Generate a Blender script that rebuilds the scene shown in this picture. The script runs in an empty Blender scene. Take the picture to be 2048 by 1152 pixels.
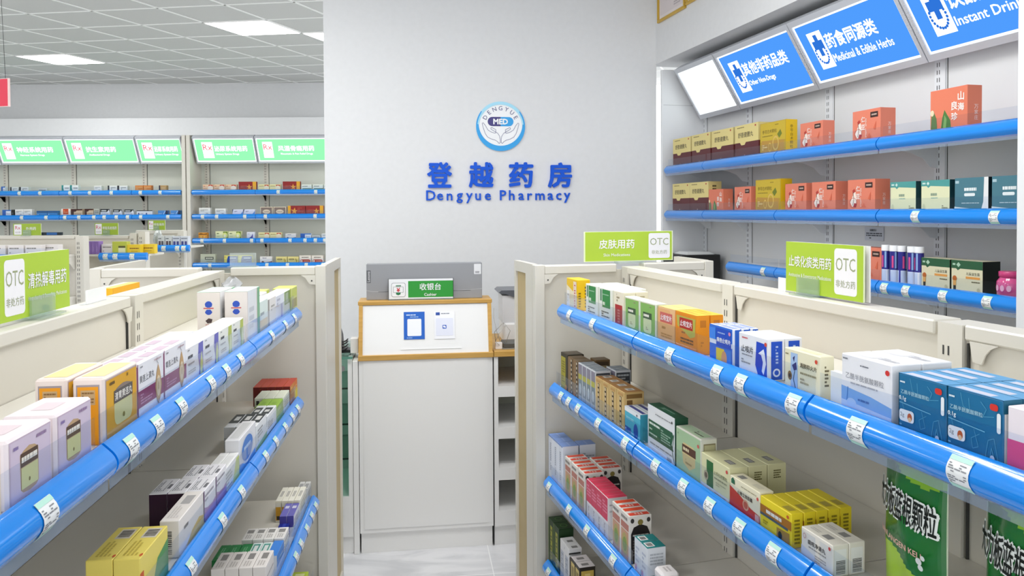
import bpy, bmesh, math, random
from mathutils import Vector, Matrix
random.seed(7)
PI = math.pi
SC = bpy.context.scene
COL = SC.collection
# ------------------------------------------------------------------ camera
F_PX, CY_PX, PITCH, ROLL, CAM_H = 1499.1755, 452.1432, -0.0201, 0.0055, 1.57
cp, sp, cr, sr = math.cos(PITCH), math.sin(PITCH), math.cos(ROLL), math.sin(ROLL)
right = Vector((cr, sr * sp, -sr * cp)); down = Vector((-sr, cr * sp, -cr * cp)); fwd = Vector((0, cp, sp))
cam_data = bpy.data.cameras.new('camera'); cam = bpy.data.objects.new('camera', cam_data); COL.objects.link(cam)
cam.matrix_world = Matrix(((right.x, -down.x, -fwd.x, 0), (right.y, -down.y, -fwd.y, 0), (right.z, -down.z, -fwd.z, CAM_H), (0, 0, 0, 1)))
cam_data.sensor_width = 36.0; cam_data.lens = F_PX / 2048 * 36.0
cam_data.shift_y = (CY_PX - 576) / 2048; cam_data.clip_start = 0.02
SC.camera = cam
# ------------------------------------------------------------------ world, exposure
w = bpy.data.worlds.new('world'); SC.world = w; w.use_nodes = True
w.node_tree.nodes['Background'].inputs[0].default_value = (0.95, 0.97, 1.0, 1)
w.node_tree.nodes['Background'].inputs[1].default_value = 1.6
SC.view_settings.view_transform = 'Standard'; SC.view_settings.look = 'None'
SC.view_settings.exposure = 0.53; SC.view_settings.gamma = 1.0; SC.view_settings.use_curve_mapping = False
SC.cycles.use_denoising = True; SC.cycles.max_bounces = 8; SC.cycles.transparent_max_bounces = 16
PANEL_POWER, GREEN_BOX, BLUE_BOX, WHITE_BOX = 16.0, 1.0, .72, 1.1

# ------------------------------------------------------------------ materials
def lin(h):
    h = h.lstrip('#'); c = [int(h[i:i + 2], 16) / 255 for i in (0, 2, 4)]
    return tuple(x / 12.92 if x <= .04045 else ((x + .055) / 1.055) ** 2.4 for x in c) + (1,)
MATS = {}
def mat(h, rough=.5, metal=0., spec=.5, coat=0., name=None):
    k = (h, rough, metal, spec, coat)
    if k not in MATS:
        m = bpy.data.materials.new(name or 'paint_' + h.lstrip('#')); m.use_nodes = True
        b = m.node_tree.nodes['Principled BSDF']
        b.inputs['Base Color'].default_value = lin(h); b.inputs['Roughness'].default_value = rough
        b.inputs['Metallic'].default_value = metal; b.inputs['Specular IOR Level'].default_value = spec
        b.inputs['Coat Weight'].default_value = coat; b.inputs['Coat Roughness'].default_value = .08
        MATS[k] = m
    return MATS[k]
def card(h): return mat(h, .42, 0, .35)
def noisy(name, c0, c1, scale, rough, bump=0., detail=6, dist=0.):
    m = bpy.data.materials.new(name); m.use_nodes = True; nt = m.node_tree; b = nt.nodes['Principled BSDF']
    t = nt.nodes.new('ShaderNodeTexCoord'); n = nt.nodes.new('ShaderNodeTexNoise'); r = nt.nodes.new('ShaderNodeValToRGB')
    n.inputs['Scale'].default_value = scale; n.inputs['Detail'].default_value = detail; n.inputs['Distortion'].default_value = dist
    r.color_ramp.elements[0].color = lin(c0); r.color_ramp.elements[1].color = lin(c1)
    r.color_ramp.elements[0].position = .3; r.color_ramp.elements[1].position = .7
    nt.links.new(t.outputs['Object'], n.inputs['Vector']); nt.links.new(n.outputs['Fac'], r.inputs['Fac'])
    nt.links.new(r.outputs['Color'], b.inputs['Base Color']); b.inputs['Roughness'].default_value = rough
    if bump:
        bp = nt.nodes.new('ShaderNodeBump'); bp.inputs['Strength'].default_value = bump; bp.inputs['Distance'].default_value = .002
        nt.links.new(n.outputs['Fac'], bp.inputs['Height']); nt.links.new(bp.outputs['Normal'], b.inputs['Normal'])
    return m
def wood_mat():
    m = noisy('light_oak', '#c29545', '#d3a658', 6, .45); nt = m.node_tree
    mp = nt.nodes.new('ShaderNodeMapping'); mp.inputs['Scale'].default_value = (1.2, 14, 14)
    n = next(x for x in nt.nodes if x.type == 'TEX_NOISE'); tc = next(x for x in nt.nodes if x.type == 'TEX_COORD')
    nt.links.new(tc.outputs['Object'], mp.inputs['Vector']); nt.links.new(mp.outputs['Vector'], n.inputs['Vector'])
    return m
def floor_mat():
    m = bpy.data.materials.new('marble_tile'); m.use_nodes = True; nt = m.node_tree; b = nt.nodes['Principled BSDF']
    tc = nt.nodes.new('ShaderNodeTexCoord'); mp = nt.nodes.new('ShaderNodeMapping'); mp.inputs['Rotation'].default_value = (0, 0, -.13)
    mp.inputs['Location'].default_value = (.33, .1, 0)
    br = nt.nodes.new('ShaderNodeTexBrick'); br.offset = 0; br.inputs['Scale'].default_value = 1.0
    br.inputs['Brick Width'].default_value = .66; br.inputs['Row Height'].default_value = .66
    br.inputs['Mortar Size'].default_value = .0022; br.inputs['Mortar'].default_value = lin('#f4f4f4')
    n = nt.nodes.new('ShaderNodeTexNoise'); n.inputs['Scale'].default_value = 2.2; n.inputs['Detail'].default_value = 9; n.inputs['Distortion'].default_value = 1.6
    mp2 = nt.nodes.new('ShaderNodeMapping'); mp2.inputs['Scale'].default_value = (1, 3.2, 1); mp2.inputs['Rotation'].default_value = (0, 0, .35)
    r = nt.nodes.new('ShaderNodeValToRGB'); r.color_ramp.elements[0].color = lin('#c9cacd'); r.color_ramp.elements[1].color = lin('#e2e2e4')
    r.color_ramp.elements[0].position = .35; r.color_ramp.elements[1].position = .6
    L = nt.links.new
    L(tc.outputs['Object'], mp.inputs['Vector']); L(mp.outputs['Vector'], br.inputs['Vector'])
    L(tc.outputs['Object'], mp2.inputs['Vector']); L(mp2.outputs['Vector'], n.inputs['Vector']); L(n.outputs['Fac'], r.inputs['Fac'])
    L(r.outputs['Color'], br.inputs['Color1']); L(r.outputs['Color'], br.inputs['Color2']); L(br.outputs['Color'], b.inputs['Base Color'])
    b.inputs['Roughness'].default_value = .25
    return m
def emit(h, s, name):
    m = bpy.data.materials.new(name); m.use_nodes = True; nt = m.node_tree; nt.nodes.clear()
    e = nt.nodes.new('ShaderNodeEmission'); o = nt.nodes.new('ShaderNodeOutputMaterial')
    e.inputs[0].default_value = lin(h); e.inputs[1].default_value = s; nt.links.new(e.outputs[0], o.inputs[0]); return m
def clear_mat(name, tint, fac, rough=.05, haze=0.):
    m = bpy.data.materials.new(name); m.use_nodes = True; nt = m.node_tree; nt.nodes.clear()
    t = nt.nodes.new('ShaderNodeBsdfTransparent'); t.inputs[0].default_value = lin(tint)
    g = nt.nodes.new('ShaderNodeBsdfGlossy'); g.inputs['Roughness'].default_value = rough
    fr = nt.nodes.new('ShaderNodeLayerWeight'); fr.inputs[0].default_value = .5
    ma = nt.nodes.new('ShaderNodeMath'); ma.operation = 'POWER'; ma.inputs[1].default_value = 4
    mb = nt.nodes.new('ShaderNodeMath'); mb.operation = 'MULTIPLY_ADD'; mb.inputs[1].default_value = .45; mb.inputs[2].default_value = fac
    mx = nt.nodes.new('ShaderNodeMixShader'); o = nt.nodes.new('ShaderNodeOutputMaterial'); L = nt.links.new
    L(fr.outputs['Facing'], ma.inputs[0]); L(ma.outputs[0], mb.inputs[0]); L(mb.outputs[0], mx.inputs[0]); L(t.outputs[0], mx.inputs[1]); L(g.outputs[0], mx.inputs[2])
    if haze:
        d = nt.nodes.new('ShaderNodeBsdfDiffuse'); d.inputs[0].default_value = lin('#f2f4f8'); mh = nt.nodes.new('ShaderNodeMixShader'); mh.inputs[0].default_value = haze
        L(mx.outputs[0], mh.inputs[1]); L(d.outputs[0], mh.inputs[2]); L(mh.outputs[0], o.inputs[0])
    else: L(mx.outputs[0], o.inputs[0])
    return m
M_WALL = noisy('white_wall_paint', '#e2e3e4', '#e5e6e7', 30, .75, .03)
M_CEIL = noisy('mineral_ceiling_tile', '#cdcecb', '#d5d6d3', 220, .85, .15)
M_TBAR = mat('#fafaf8', .35); M_FLOOR = floor_mat(); M_WOOD = wood_mat()
M_STEEL = mat('#d8d4c9', .38, 0, .5, 0, 'cream_white_steel'); M_PANEL = mat('#d4cfc3', .5, 0, .4, 0, 'cream_steel_panel')
M_WSTEEL = mat('#e4e6e8', .38, 0, .5, 0, 'white_steel'); M_WPANEL = mat('#dedfdf', .5, 0, .4, 0, 'white_steel_panel')
M_LAM = mat('#f0efec', .3, 0, .5, 0, 'white_laminate'); M_BEIGE = noisy('beige_board', '#b8a374', '#c4b083', 5, .55)
M_LIP = mat('#0f88e8', .14, 0, .5, .6, 'blue_price_strip'); M_SLOT = mat('#3a3a38', .7)
M_GUARD = clear_mat('clear_guard_plastic', '#f8fafd', .012); M_FLAP = clear_mat('clear_flap_plastic', '#dcebfd', .06, .1, .12)
M_ACR = clear_mat('clear_acrylic', '#eef5f0', .06, .05, .12); M_GLASS = clear_mat('greenish_glass', '#e9f4f0', .04)
M_BLACK = mat('#141414', .4); M_DARK = mat('#30332f', .5); M_TAG = card('#eef0ef'); M_TAGG = card('#b9e6d6'); M_INK = mat('#85878c', .6)
M_CHROME = mat('#c8ccd0', .25, .9); M_GOLD = mat('#d9b24a', .3, .7)

# ------------------------------------------------------------------ text outlines
GLY = {}
LAY = {}
def lift(txt, bold, V, d):   # the repeats of a heavy stroke lie a hair above each other
    n = LAY[(txt, bold)]; return [p + d * (i // n) for i, p in enumerate(V)]
def glyphs(s, bold):
    k = (s, bold)
    if k not in GLY:
        c = bpy.data.curves.new('t', 'FONT'); c.body = s; c.resolution_u = 2; c.size = 1
        o = bpy.data.objects.new('t', c); COL.objects.link(o)
        me = o.to_mesh()
        V = [(v.co.x, v.co.y) for v in me.vertices]; P = [tuple(p.vertices) for p in me.polygons]
        o.to_mesh_clear(); bpy.data.objects.remove(o); bpy.data.curves.remove(c)
        if not V: V = [(0, 0), (1, 0), (1, 1)]; P = []
        nl = 1
        if bold > .45:   # heavier strokes: the outline repeated a hair to each side
            r = .018 * bold; D = [(1, 0), (0, 1), (-1, 0), (0, -1)] if bold < 1 else [(math.cos(k * PI / 4), math.sin(k * PI / 4)) for k in range(8)]
            nl = len(D); n = len(V); V, P = [(x + r * a, y + r * b) for a, b in D for x, y in V], [tuple(i + n * k for i in f) for k in range(len(D)) for f in P]
        LAY[k] = max(1, len(V) // nl)
        xs = [v[0] for v in V]; ys = [v[1] for v in V]
        GLY[k] = ([(x - min(xs), y - min(ys)) for x, y in V], P, max(xs) - min(xs), max(ys) - min(ys))
    return GLY[k]

# ------------------------------------------------------------------ mesh builder
class MB:
    def __init__(s): s.v = []; s.f = []; s.m = []; s.mats = []; s.sm = set()
    def mi(s, m):
        if m not in s.mats: s.mats.append(m)
        return s.mats.index(m)
    def poly(s, pts, m):
        n = len(s.v); s.v += [tuple(p) for p in pts]; s.f.append(tuple(range(n, n + len(pts)))); s.m.append(s.mi(m)); return s
    def mesh(s, V, Fs, m, smooth=False):
        n = len(s.v); s.v += [tuple(p) for p in V]; i = s.mi(m)
        for f in Fs:
            if smooth: s.sm.add(len(s.f))
            s.f.append(tuple(n + a for a in f)); s.m.append(i)
        return s
    def box(s, x0, x1, y0, y1, z0, z1, m, ch=0.):
        if ch <= 0:
            V = [(x, y, z) for z in (z0, z1) for y in (y0, y1) for x in (x0, x1)]
            return s.mesh(V, [(0, 2, 3, 1), (4, 5, 7, 6), (0, 1, 5, 4), (2, 6, 7, 3), (0, 4, 6, 2), (1, 3, 7, 5)], m)
        bm = bmesh.new(); bmesh.ops.create_cube(bm, size=1)
        for v in bm.verts: v.co = Vector(((x0 + x1) / 2 + v.co.x * (x1 - x0), (y0 + y1) / 2 + v.co.y * (y1 - y0), (z0 + z1) / 2 + v.co.z * (z1 - z0)))
        bmesh.ops.bevel(bm, geom=bm.edges[:], offset=ch, segments=1, affect='EDGES')
        bm.verts.index_update(); V = [tuple(v.co) for v in bm.verts]; P = [tuple(v.index for v in f.verts) for f in bm.faces]; bm.free()
        return s.mesh(V, P, m)
    def prism(s, prof, a0, a1, m, axis='x', smooth=False):
        # prof: closed outline; axis x -> (y,z), y -> (x,z), z -> (x,y)
        def P(p, a): return {'x': (a, p[0], p[1]), 'y': (p[0], a, p[1]), 'z': (p[0], p[1], a)}[axis]
        n = len(prof); V = [P(p, a0) for p in prof] + [P(p, a1) for p in prof]
        s.mesh(V, [(i, (i + 1) % n, n + (i + 1) % n, n + i) for i in range(n)], m, smooth)
        return s.mesh(V, [tuple(range(n))[::-1], tuple(range(n, 2 * n))], m)
    def sheet(s, prof, x0, x1, m, smooth=True):
        n = len(prof); V = [(x0, *p) for p in prof] + [(x1, *p) for p in prof]
        return s.mesh(V, [(i, i + 1, n + i + 1, n + i) for i in range(n - 1)], m, smooth)
    def lathe(s, prof, cx, cy, m, n=24):
        V = []; Fs = []
        for r, z in prof:
            V += [(cx + r * math.cos(2 * math.pi * i / n), cy + r * math.sin(2 * math.pi * i / n), z) for i in range(n)]
        for k in range(len(prof) - 1):
            Fs += [(k * n + i, k * n + (i + 1) % n, (k + 1) * n + (i + 1) % n, (k + 1) * n + i) for i in range(n)]
        s.mesh(V, Fs, m, True); e = (len(prof) - 1) * n
        return s.mesh(V, [tuple(range(n))[::-1], tuple(range(e, e + n))], m)
    def tube(s, pts, r, m, n=7):
        pts = [Vector(p) for p in pts]; V = []; Fs = []
        for i, p in enumerate(pts):
            d = (pts[min(i + 1, len(pts) - 1)] - pts[max(i - 1, 0)]).normalized()
            a = d.cross(Vector((0, 0, 1))); a = a.normalized() if a.length > 1e-4 else Vector((1, 0, 0)); b = d.cross(a)
            V += [tuple(p + r * (a * math.cos(2 * math.pi * k / n) + b * math.sin(2 * math.pi * k / n))) for k in range(n)]
        for i in range(len(pts) - 1):
            Fs += [(i * n + k, i * n + (k + 1) % n, (i + 1) * n + (k + 1) % n, (i + 1) * n + k) for k in range(n)]
        Fs += [tuple(range(n))[::-1], tuple(range((len(pts) - 1) * n, len(pts) * n))]
        return s.mesh(V, Fs, m, True)
    # ---- flat print on a face: O origin, U and W span the face, N points out
    def decals(s, O, U, W, N, L, base=.00025):
        O, U, W, N = Vector(O), Vector(U), Vector(W), Vector(N).normalized(); lu, lw = U.length, W.length
        for i, d in enumerate(L):
            off = N * (base + i * base * .45)
            at = lambda u, v: O + U * u + W * v + off
            k = d[0]
            cm = lambda c: c if not isinstance(c, str) else card(c)
            if k == 'r': s.poly([at(d[1], d[2]), at(d[3], d[2]), at(d[3], d[4]), at(d[1], d[4])], cm(d[5]))
            elif k == 'R':   # rounded rectangle, radius as a share of its height
                u0, v0, u1, v1, rr = d[1], d[2], d[3], d[4], d[6]; rv = rr * (v1 - v0); ru = rv * lw / lu; pts = []
                for cx, cy, a0 in ((u1 - ru, v1 - rv, 0), (u0 + ru, v1 - rv, 90), (u0 + ru, v0 + rv, 180), (u1 - ru, v0 + rv, 270)):
                    pts += [at(cx + ru * math.cos(math.radians(a0 + t)), cy + rv * math.sin(math.radians(a0 + t))) for t in (0, 30, 60, 90)]
                s.poly(pts, cm(d[5]))
            elif k == 'e': s.poly([at(d[1] + d[3] * math.cos(t * math.pi / 12), d[2] + d[4] * math.sin(t * math.pi / 12)) for t in range(24)], cm(d[5]))
            elif k == 'o':   # ring
                a = [at(d[1] + d[3] * math.cos(t * math.pi / 12), d[2] + d[4] * math.sin(t * math.pi / 12)) for t in range(24)]
                b = [at(d[1] + d[3] * d[6] * math.cos(t * math.pi / 12), d[2] + d[4] * d[6] * math.sin(t * math.pi / 12)) for t in range(24)]
                s.mesh(a + b, [(t, (t + 1) % 24, 24 + (t + 1) % 24, 24 + t) for t in range(24)], cm(d[5]))
            elif k == 'p': s.poly([at(*q) for q in d[1]], cm(d[2]))
            elif k == 'k':   # stroke of a given width (share of face height)
                q = [at(*x) for x in d[1]]; wd = d[3] * lw / 2
                for a, b in zip(q[:-1], q[1:]):
                    t = (b - a).normalized(); c = N.normalized().cross(t) * wd; s.poly([a - c, b - c, b + c, a + c], cm(d[2]))
            elif k == 't':
                txt, cu, cv, hv, col = d[1:6]; op = d[6] if len(d) > 6 else {}; bold = op.get('b', 1)
                def put(tx, cu, cv, hv, mw):
                    V, P, gw, gh = glyphs(tx, bold); sc = hv * lw / max(gh, .2)
                    sx = sc * op.get('sx', 1)
                    if gw * sx > mw * lu: q = mw * lu / (gw * sx); sx *= q; sc *= q if not op.get('fit') else 1
                    uu, ww = U / lu, W / lw; c = O + U * cu + W * cv + off
                    s.mesh(lift(tx, bold, [c + uu * ((x - gw / 2) * sx) + ww * ((y - gh / 2) * sc) for x, y in V], N * 5e-5), P, cm(col))
                if op.get('vert'):
                    for j, ch in enumerate(txt): put(ch, cu, cv + hv * 1.2 * ((len(txt) - 1) / 2 - j), hv, op.get('w', 1))
                else: put(txt, cu, cv, hv, op.get('w', .9))
            elif k == 'l':   # small print too fine to read
                u0, v0, u1, v1, n, col = d[1:7]; rnd = random.Random(int(u0 * 977 + v0 * 613) + n); m = cm(col)
                for j in range(n):
                    vv = v1 - (v1 - v0) * (j + .5) / n; hh = (v1 - v0) / n * .28; u = u0
                    while u < u1 - .01:
                        e = min(u1, u + (u1 - u0) * rnd.uniform(.06, .3)); s.poly([at(u, vv - hh), at(e, vv - hh), at(e, vv + hh), at(u, vv + hh)], m); u = e + (u1 - u0) * .025
                        if rnd.random() < .12: break
            elif k == 'b':   # barcode
                u0, v0, u1, v1 = d[1:5]; rnd = random.Random(3); m = cm('#3a3a3a'); long_u = (u1 - u0) * lu > (v1 - v0) * lw; t = 0
                while t < 1:
                    q = min(1, t + rnd.uniform(.02, .06))
                    if long_u: s.poly([at(u0 + (u1 - u0) * t, v0), at(u0 + (u1 - u0) * q, v0), at(u0 + (u1 - u0) * q, v1), at(u0 + (u1 - u0) * t, v1)], m)
                    else: s.poly([at(u0, v0 + (v1 - v0) * t), at(u1, v0 + (v1 - v0) * t), at(u1, v0 + (v1 - v0) * q), at(u0, v0 + (v1 - v0) * q)], m)
                    t = q + rnd.uniform(.02, .05)
        return s
    def data(s, name):
        me = bpy.data.meshes.new(name); me.from_pydata(s.v, [], s.f)
        for m in s.mats: me.materials.append(m)
        me.polygons.foreach_set('material_index', s.m)
        if s.sm: me.polygons.foreach_set('use_smooth', [i in s.sm for i in range(len(s.f))])
        me.update(); return me
    def build(s, name, parent=None, loc=(0, 0, 0), rz=0.):
        o = bpy.data.objects.new(name, s.data(name)); COL.objects.link(o)
        o.location = loc; o.rotation_euler = (0, 0, rz)
        if parent: o.parent = parent
        return o
def tag(o, label, cat, group=None):
    o['label'] = label; o['category'] = cat
    if group: o['group'] = group
    return o
def struct(o): o['kind'] = 'structure'; return o
class Frame:
    def __init__(s, x, y, deg): s.o = Vector((x, y, 0)); s.r = math.radians(deg); s.x = Vector((math.cos(s.r), math.sin(s.r), 0)); s.y = Vector((-math.sin(s.r), math.cos(s.r), 0))
    def w(s, x, y, z): return s.o + s.x * x + s.y * y + Vector((0, 0, z))
def thing(name, label, cat, F, x=0, y=0, z=0, rz=0, group=None):
    o = bpy.data.objects.new(name, None); COL.objects.link(o); o.empty_display_size = .05
    o.location = F.w(x, y, z); o.rotation_euler = (0, 0, F.r + rz); return tag(o, label, cat, group)
FR = Frame(.395, 2.6934, -74.925)     # gondola on the right: x runs towards the shopper, y into the shelf
FL = Frame(-1.0043, 2.6083, 96.131)   # gondola on the left: x runs away from the shopper
FW = Frame(.9346, 4.7, -76.323)       # wall shelving on the right
FC = Frame(.926, 4.8, 7.45)           # centre wall, x = 0 at its right corner
FK = Frame(-.703, 3.406, 7.5)         # cashier counter
FA = Frame(0, 8.0, 0)                 # far wall shelving, y = 0 at the shelf fronts
W0 = Frame(0, 0, 0)
PI = math.pi
def link_copy(src, parent=None):
    o = src.copy(); COL.objects.link(o)
    if parent: o.parent = parent
    return o
# ------------------------------------------------------------------ room
ZC = 3.0
struct(MB().box(-7.5, 6.5, -3.5, 8.6, -.06, 0, M_FLOOR).build('floor'))
# ceiling: mineral tiles in a light grid (grid directions as the room has them)
GA, GB = Vector((.495, -.067, 0)), Vector((.15, .405, 0)); G0 = Vector((-2.312, 5.66, 0))
cb = MB().box(-7.5, 6.5, -3.5, 8.6, ZC, ZC + .05, M_CEIL)
def strip(p, d, L, wd):
    d = d.normalized(); c = Vector((-d.y, d.x, 0)) * wd / 2; a = p - d * L; b = p + d * L
    cb.mesh([(*(q.xy), z) for z in (ZC - .004, ZC + .001) for q in (a - c, b - c, b + c, a + c)], [(0, 3, 2, 1), (0, 1, 5, 4), (1, 2, 6, 5), (2, 3, 7, 6), (3, 0, 4, 7)], M_TBAR)
for k in range(-14, 9): strip(G0 + GB * k - GA * 2, GA, 5.2, .015)
for k in range(-12, 14): strip(G0 + GA * k, GB, 4.6, .015)
struct(cb.build('ceiling'))
struct(MB().box(-7.5, 1.2, 8.33, 8.45, 0, ZC, M_WALL).build('wall_far'))
struct(MB().box(-7.45, -7.3, -3.5, 8.33, 0, ZC, M_WALL).build('wall_left'))
o = struct(MB().box(-2.072, 0, 0, .16, 0, ZC, M_WALL).build('wall_center', None, FC.w(0, 0, 0), FC.r))
# right wall: a bulkhead flush with the shelving front, the wall itself behind it, the shelving standing in the recess
struct(MB().box(-.17, 4.6, .012, .36, 2.5, ZC, M_WALL).box(-.45, 4.6, .33, .45, 0, 2.5, M_WALL).build('wall_right', None, FW.w(0, 0, 0), FW.r))
struct(MB().box(-7.3, -1.93, 8.0, 8.33, 2.52, 2.58, M_WALL).box(-7.3, -1.93, 8.0, 8.05, 2.395, 2.52, M_WALL).build('trim_far_bulkhead'))

PANEL = emit('#ffffff', PANEL_POWER, 'led_diffuser')
def ceiling_light(i, j, label):
    a = G0 + GA * i + GB * j; c = a + GA * .5 + GB * .5
    t = thing('ceiling_light', label, 'ceiling light', W0, c.x, c.y, ZC)
    q = [a - c, a + GA - c, a + GA + GB - c, a + GB - c]
    MB().mesh([(*(v * .975).xy, -.006) for v in q], [(0, 3, 2, 1)], PANEL).build('diffuser', t)
    f = MB(); V = [(*(v * s).xy, z) for z in (-.008, 0) for s in (.965, .995) for v in q]
    for k in range(4):
        n = (k + 1) % 4; f.mesh([V[k], V[n], V[4 + n], V[4 + k], V[8 + k], V[8 + n], V[12 + n], V[12 + k]], [(0, 1, 2, 3), (3, 2, 6, 7), (0, 4, 5, 1)], M_TBAR)
    f.build('frame', t)
ceiling_light(0, 0, 'square led ceiling panel nearer the white logo wall')
ceiling_light(-5, 2, 'square led ceiling panel nearer the far wall shelves')
ceiling_light(1, 1, 'square led ceiling panel almost hidden by the white wall edge')
for i, j, nm in ((-5, -4, 'above the left shelving'), (-8, -2, 'above the far left floor'), (3, -6, 'above the cashier aisle'), (6, -8, 'above the aisle between the gondolas'), (2, -9, 'above the gondola aisle'), (7, -9, 'above the right gondola'), (-3, -9, 'above the left gondola'), (3, -13, 'behind the shopper'), (-8, -7, 'added as far area fill above the left aisle'), (4, 0, 'added as unseen fill behind the logo wall'), (7, -7, 'added as unseen fill for the cashier counter front')):  # unseen panels; far left aisle, logo wall and cashier ones are added fill
    ceiling_light(i, j, 'square led ceiling panel ' + nm)

# ------------------------------------------------------------------ shelving parts
def lip_profile(y, z, h=.054, bul=.02):
    return [(y + .02, z - .004), (y + .012, z)] + [(y + .012 - bul * math.sin(PI * t) ** .8, z - h * (.04 + .96 * t)) for t in (.1, .2, .3, .42, .54, .66, .78, .9)] + [(y + .012, z - h), (y + .02, z - h)]
def tag_mesh(h=.04, wd=.034):
    k = ('tag', h, wd)
    if k not in GLY:
        b = MB(); pr = [(y - .0012, z) for y, z in lip_profile(0, 0)[2:10]]
        pr[0] = (pr[0][0] - .001, pr[0][1]); b.sheet(pr, -wd / 2, wd / 2, M_TAG)
        lo = pr[-2]; hi = pr[1]; m = pr[4]
        for (a, c) in ((pr[0], pr[1]), (pr[6], pr[7])):
            b.mesh([(-wd / 2, a[0] - .0006, a[1]), (wd / 2, a[0] - .0006, a[1]), (wd / 2, c[0] - .0006, c[1]), (-wd / 2, c[0] - .0006, c[1])], [(0, 1, 2, 3)], M_TAGG)
        rnd = random.Random(5)
        for i in range(1, 6):
            a, c = pr[i], pr[i + 1]; x = -wd * .42
            for t0, t1 in ((.15, .4), (.6, .85)):
                x = -wd * .42
                while x < wd * .36:
                    e = min(wd * .42, x + wd * rnd.uniform(.1, .3))
                    if rnd.random() < .55:
                        f = lambda t: (a[0] + (c[0] - a[0]) * t - .0005, a[1] + (c[1] - a[1]) * t)
                        b.mesh([(x, *f(t0)), (e, *f(t0)), (e, *f(t1)), (x, *f(t1))], [(0, 1, 2, 3)], M_INK)
                    x = e + wd * .04
        GLY[k] = b.data('price_tag')
    return GLY[k]
def shelf_bay(root, x0, x1, S, yf, tags=(), guard=True, yb=.0, brack=(), steel=None, lip=True):
    """one shelf board; yf is the local y of its front edge (negative), S the height of its top"""
    st = steel or M_STEEL
    b = MB().box(x0, x1, yf + .02, yb, S - .014, S, st).box(x0, x1, yf + .02, yf + .024, S - .04, S, st)
    sh = b.build('shelf', root)
    if lip:
        l = MB().prism(lip_profile(yf, S + .012), x0 + .001, x1 - .001, M_LIP, 'x', True); l.build('price_strip', sh)
        zb = S + .012 - .054
        MB().box(x0 + .002, x1 - .002, yf + .004, yf + .0055, zb - .010, zb + .012, M_FLAP).build('clear_flap', sh)
    if guard: MB().box(x0 + .004, x1 - .004, yf + .0185, yf + .0195, S + .002, S + .05, M_GUARD).build('clear_guard', sh)
    for t in tags:
        if x0 + .02 < t < x1 - .02:
            g = bpy.data.objects.new('price_tag', tag_mesh()); COL.objects.link(g); g.parent = sh; g.location = (t, yf, S + .012)
    for bx in brack:
        p = [(yb, S - .014), (yf * .8 + yb * .2, S - .014), (yf * .75 + yb * .25, S - .03), (yf * .45 + yb * .55, S - .045), (yf * .25 + yb * .75, S - .065), (yf * .12 + yb * .88, S - .1), (yb, S - .105)]
        MB().prism(p, bx - .0015, bx + .0015, st).build('bracket', sh)
    return sh
def upright(root, x, z1, y0=-.006, y1=.05, gap=.037, z0=0., steel=None, wd=.02):
    b = MB().box(x - wd, x + wd + .012, y0, y1, z0, z1, steel or M_STEEL)
    z = z1 - .04
    while z > max(z0, .25):
        for dx in (-.009, .002): b.mesh([(x + dx, y0 - .0004, z), (x + dx + .0035, y0 - .0004, z), (x + dx + .0035, y0 - .0004, z - .0165), (x + dx, y0 - .0004, z - .0165)], [(0, 1, 2, 3)], M_SLOT)
        z -= .0293
    if gap: b.box(x + gap, x + gap + .003, y0 + .005, y0 + .02, z0 + .1, z1 - .03, M_SLOT)
    return b.build('upright', root)
HG = 1.37
def gusset(root, x, s, y0):
    p = [(x, HG - .026), (x + s * .055, HG - .026), (x + s * .04, HG - .034), (x + s * .03, HG - .046), (x + s * .024, HG - .062), (x + s * .006, HG - .06)]
    MB().prism(p, y0, y0 + .003, M_STEEL, 'y').build('rail_bracket', root)

# ------------------------------------------------------------------ gondola on the right
S1, S2, S3, S4 = 1.249, .966, .643, .352
gr = thing('gondola_shelf', 'cream steel gondola shelving on the right with blue price strips', 'shelving', FR)
MB().box(0, 2.5, .008, .056, .1, HG - .01, M_PANEL).build('back_panel', gr)
for a, b in ((.03, .672), (.735, 1.397), (1.46, 2.12), (2.18, 2.5)): MB().box(a, b, 0, .064, HG - .026, HG, M_STEEL, .003).build('top_rail', gr)
for ux in (.022, .702, 1.427, 2.15): upright(gr, ux, HG - .001, -.002, .066); gusset(gr, ux + .045, 1, .0)
MB().box(0, 2.5, -.31, .37, .02, .09, M_STEEL).build('kick_base', gr)
RT1 = [.249, .451, .744, .937, 1.143, 1.231, 1.393, 1.547, 1.733]; RT2 = [.161, .236, .324, .491, .683, .863, 1.001, 1.115, 1.226, 1.336, 1.5]
RT3 = [.095, .298, .456, .651, .85]; RT4 = [.1, .25, .4]
BX = ((.135, .735), (.739, 1.425), (1.429, 2.15))
for i, (a, b) in enumerate(BX):
    shelf_bay(gr, a, b, S1, -.285, RT1, True, .006, (b - .02,))
    shelf_bay(gr, .045 if i == 0 else a, b, S2, -.285, RT2, True, .006, (b - .02,))
    shelf_bay(gr, .045 if i == 0 else a, b, S3, -.307, RT3, True, .006, (b - .02,))
    shelf_bay(gr, .045 if i == 0 else a, b, S4, -.312, RT4, True, .006, (b - .02,))
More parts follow.
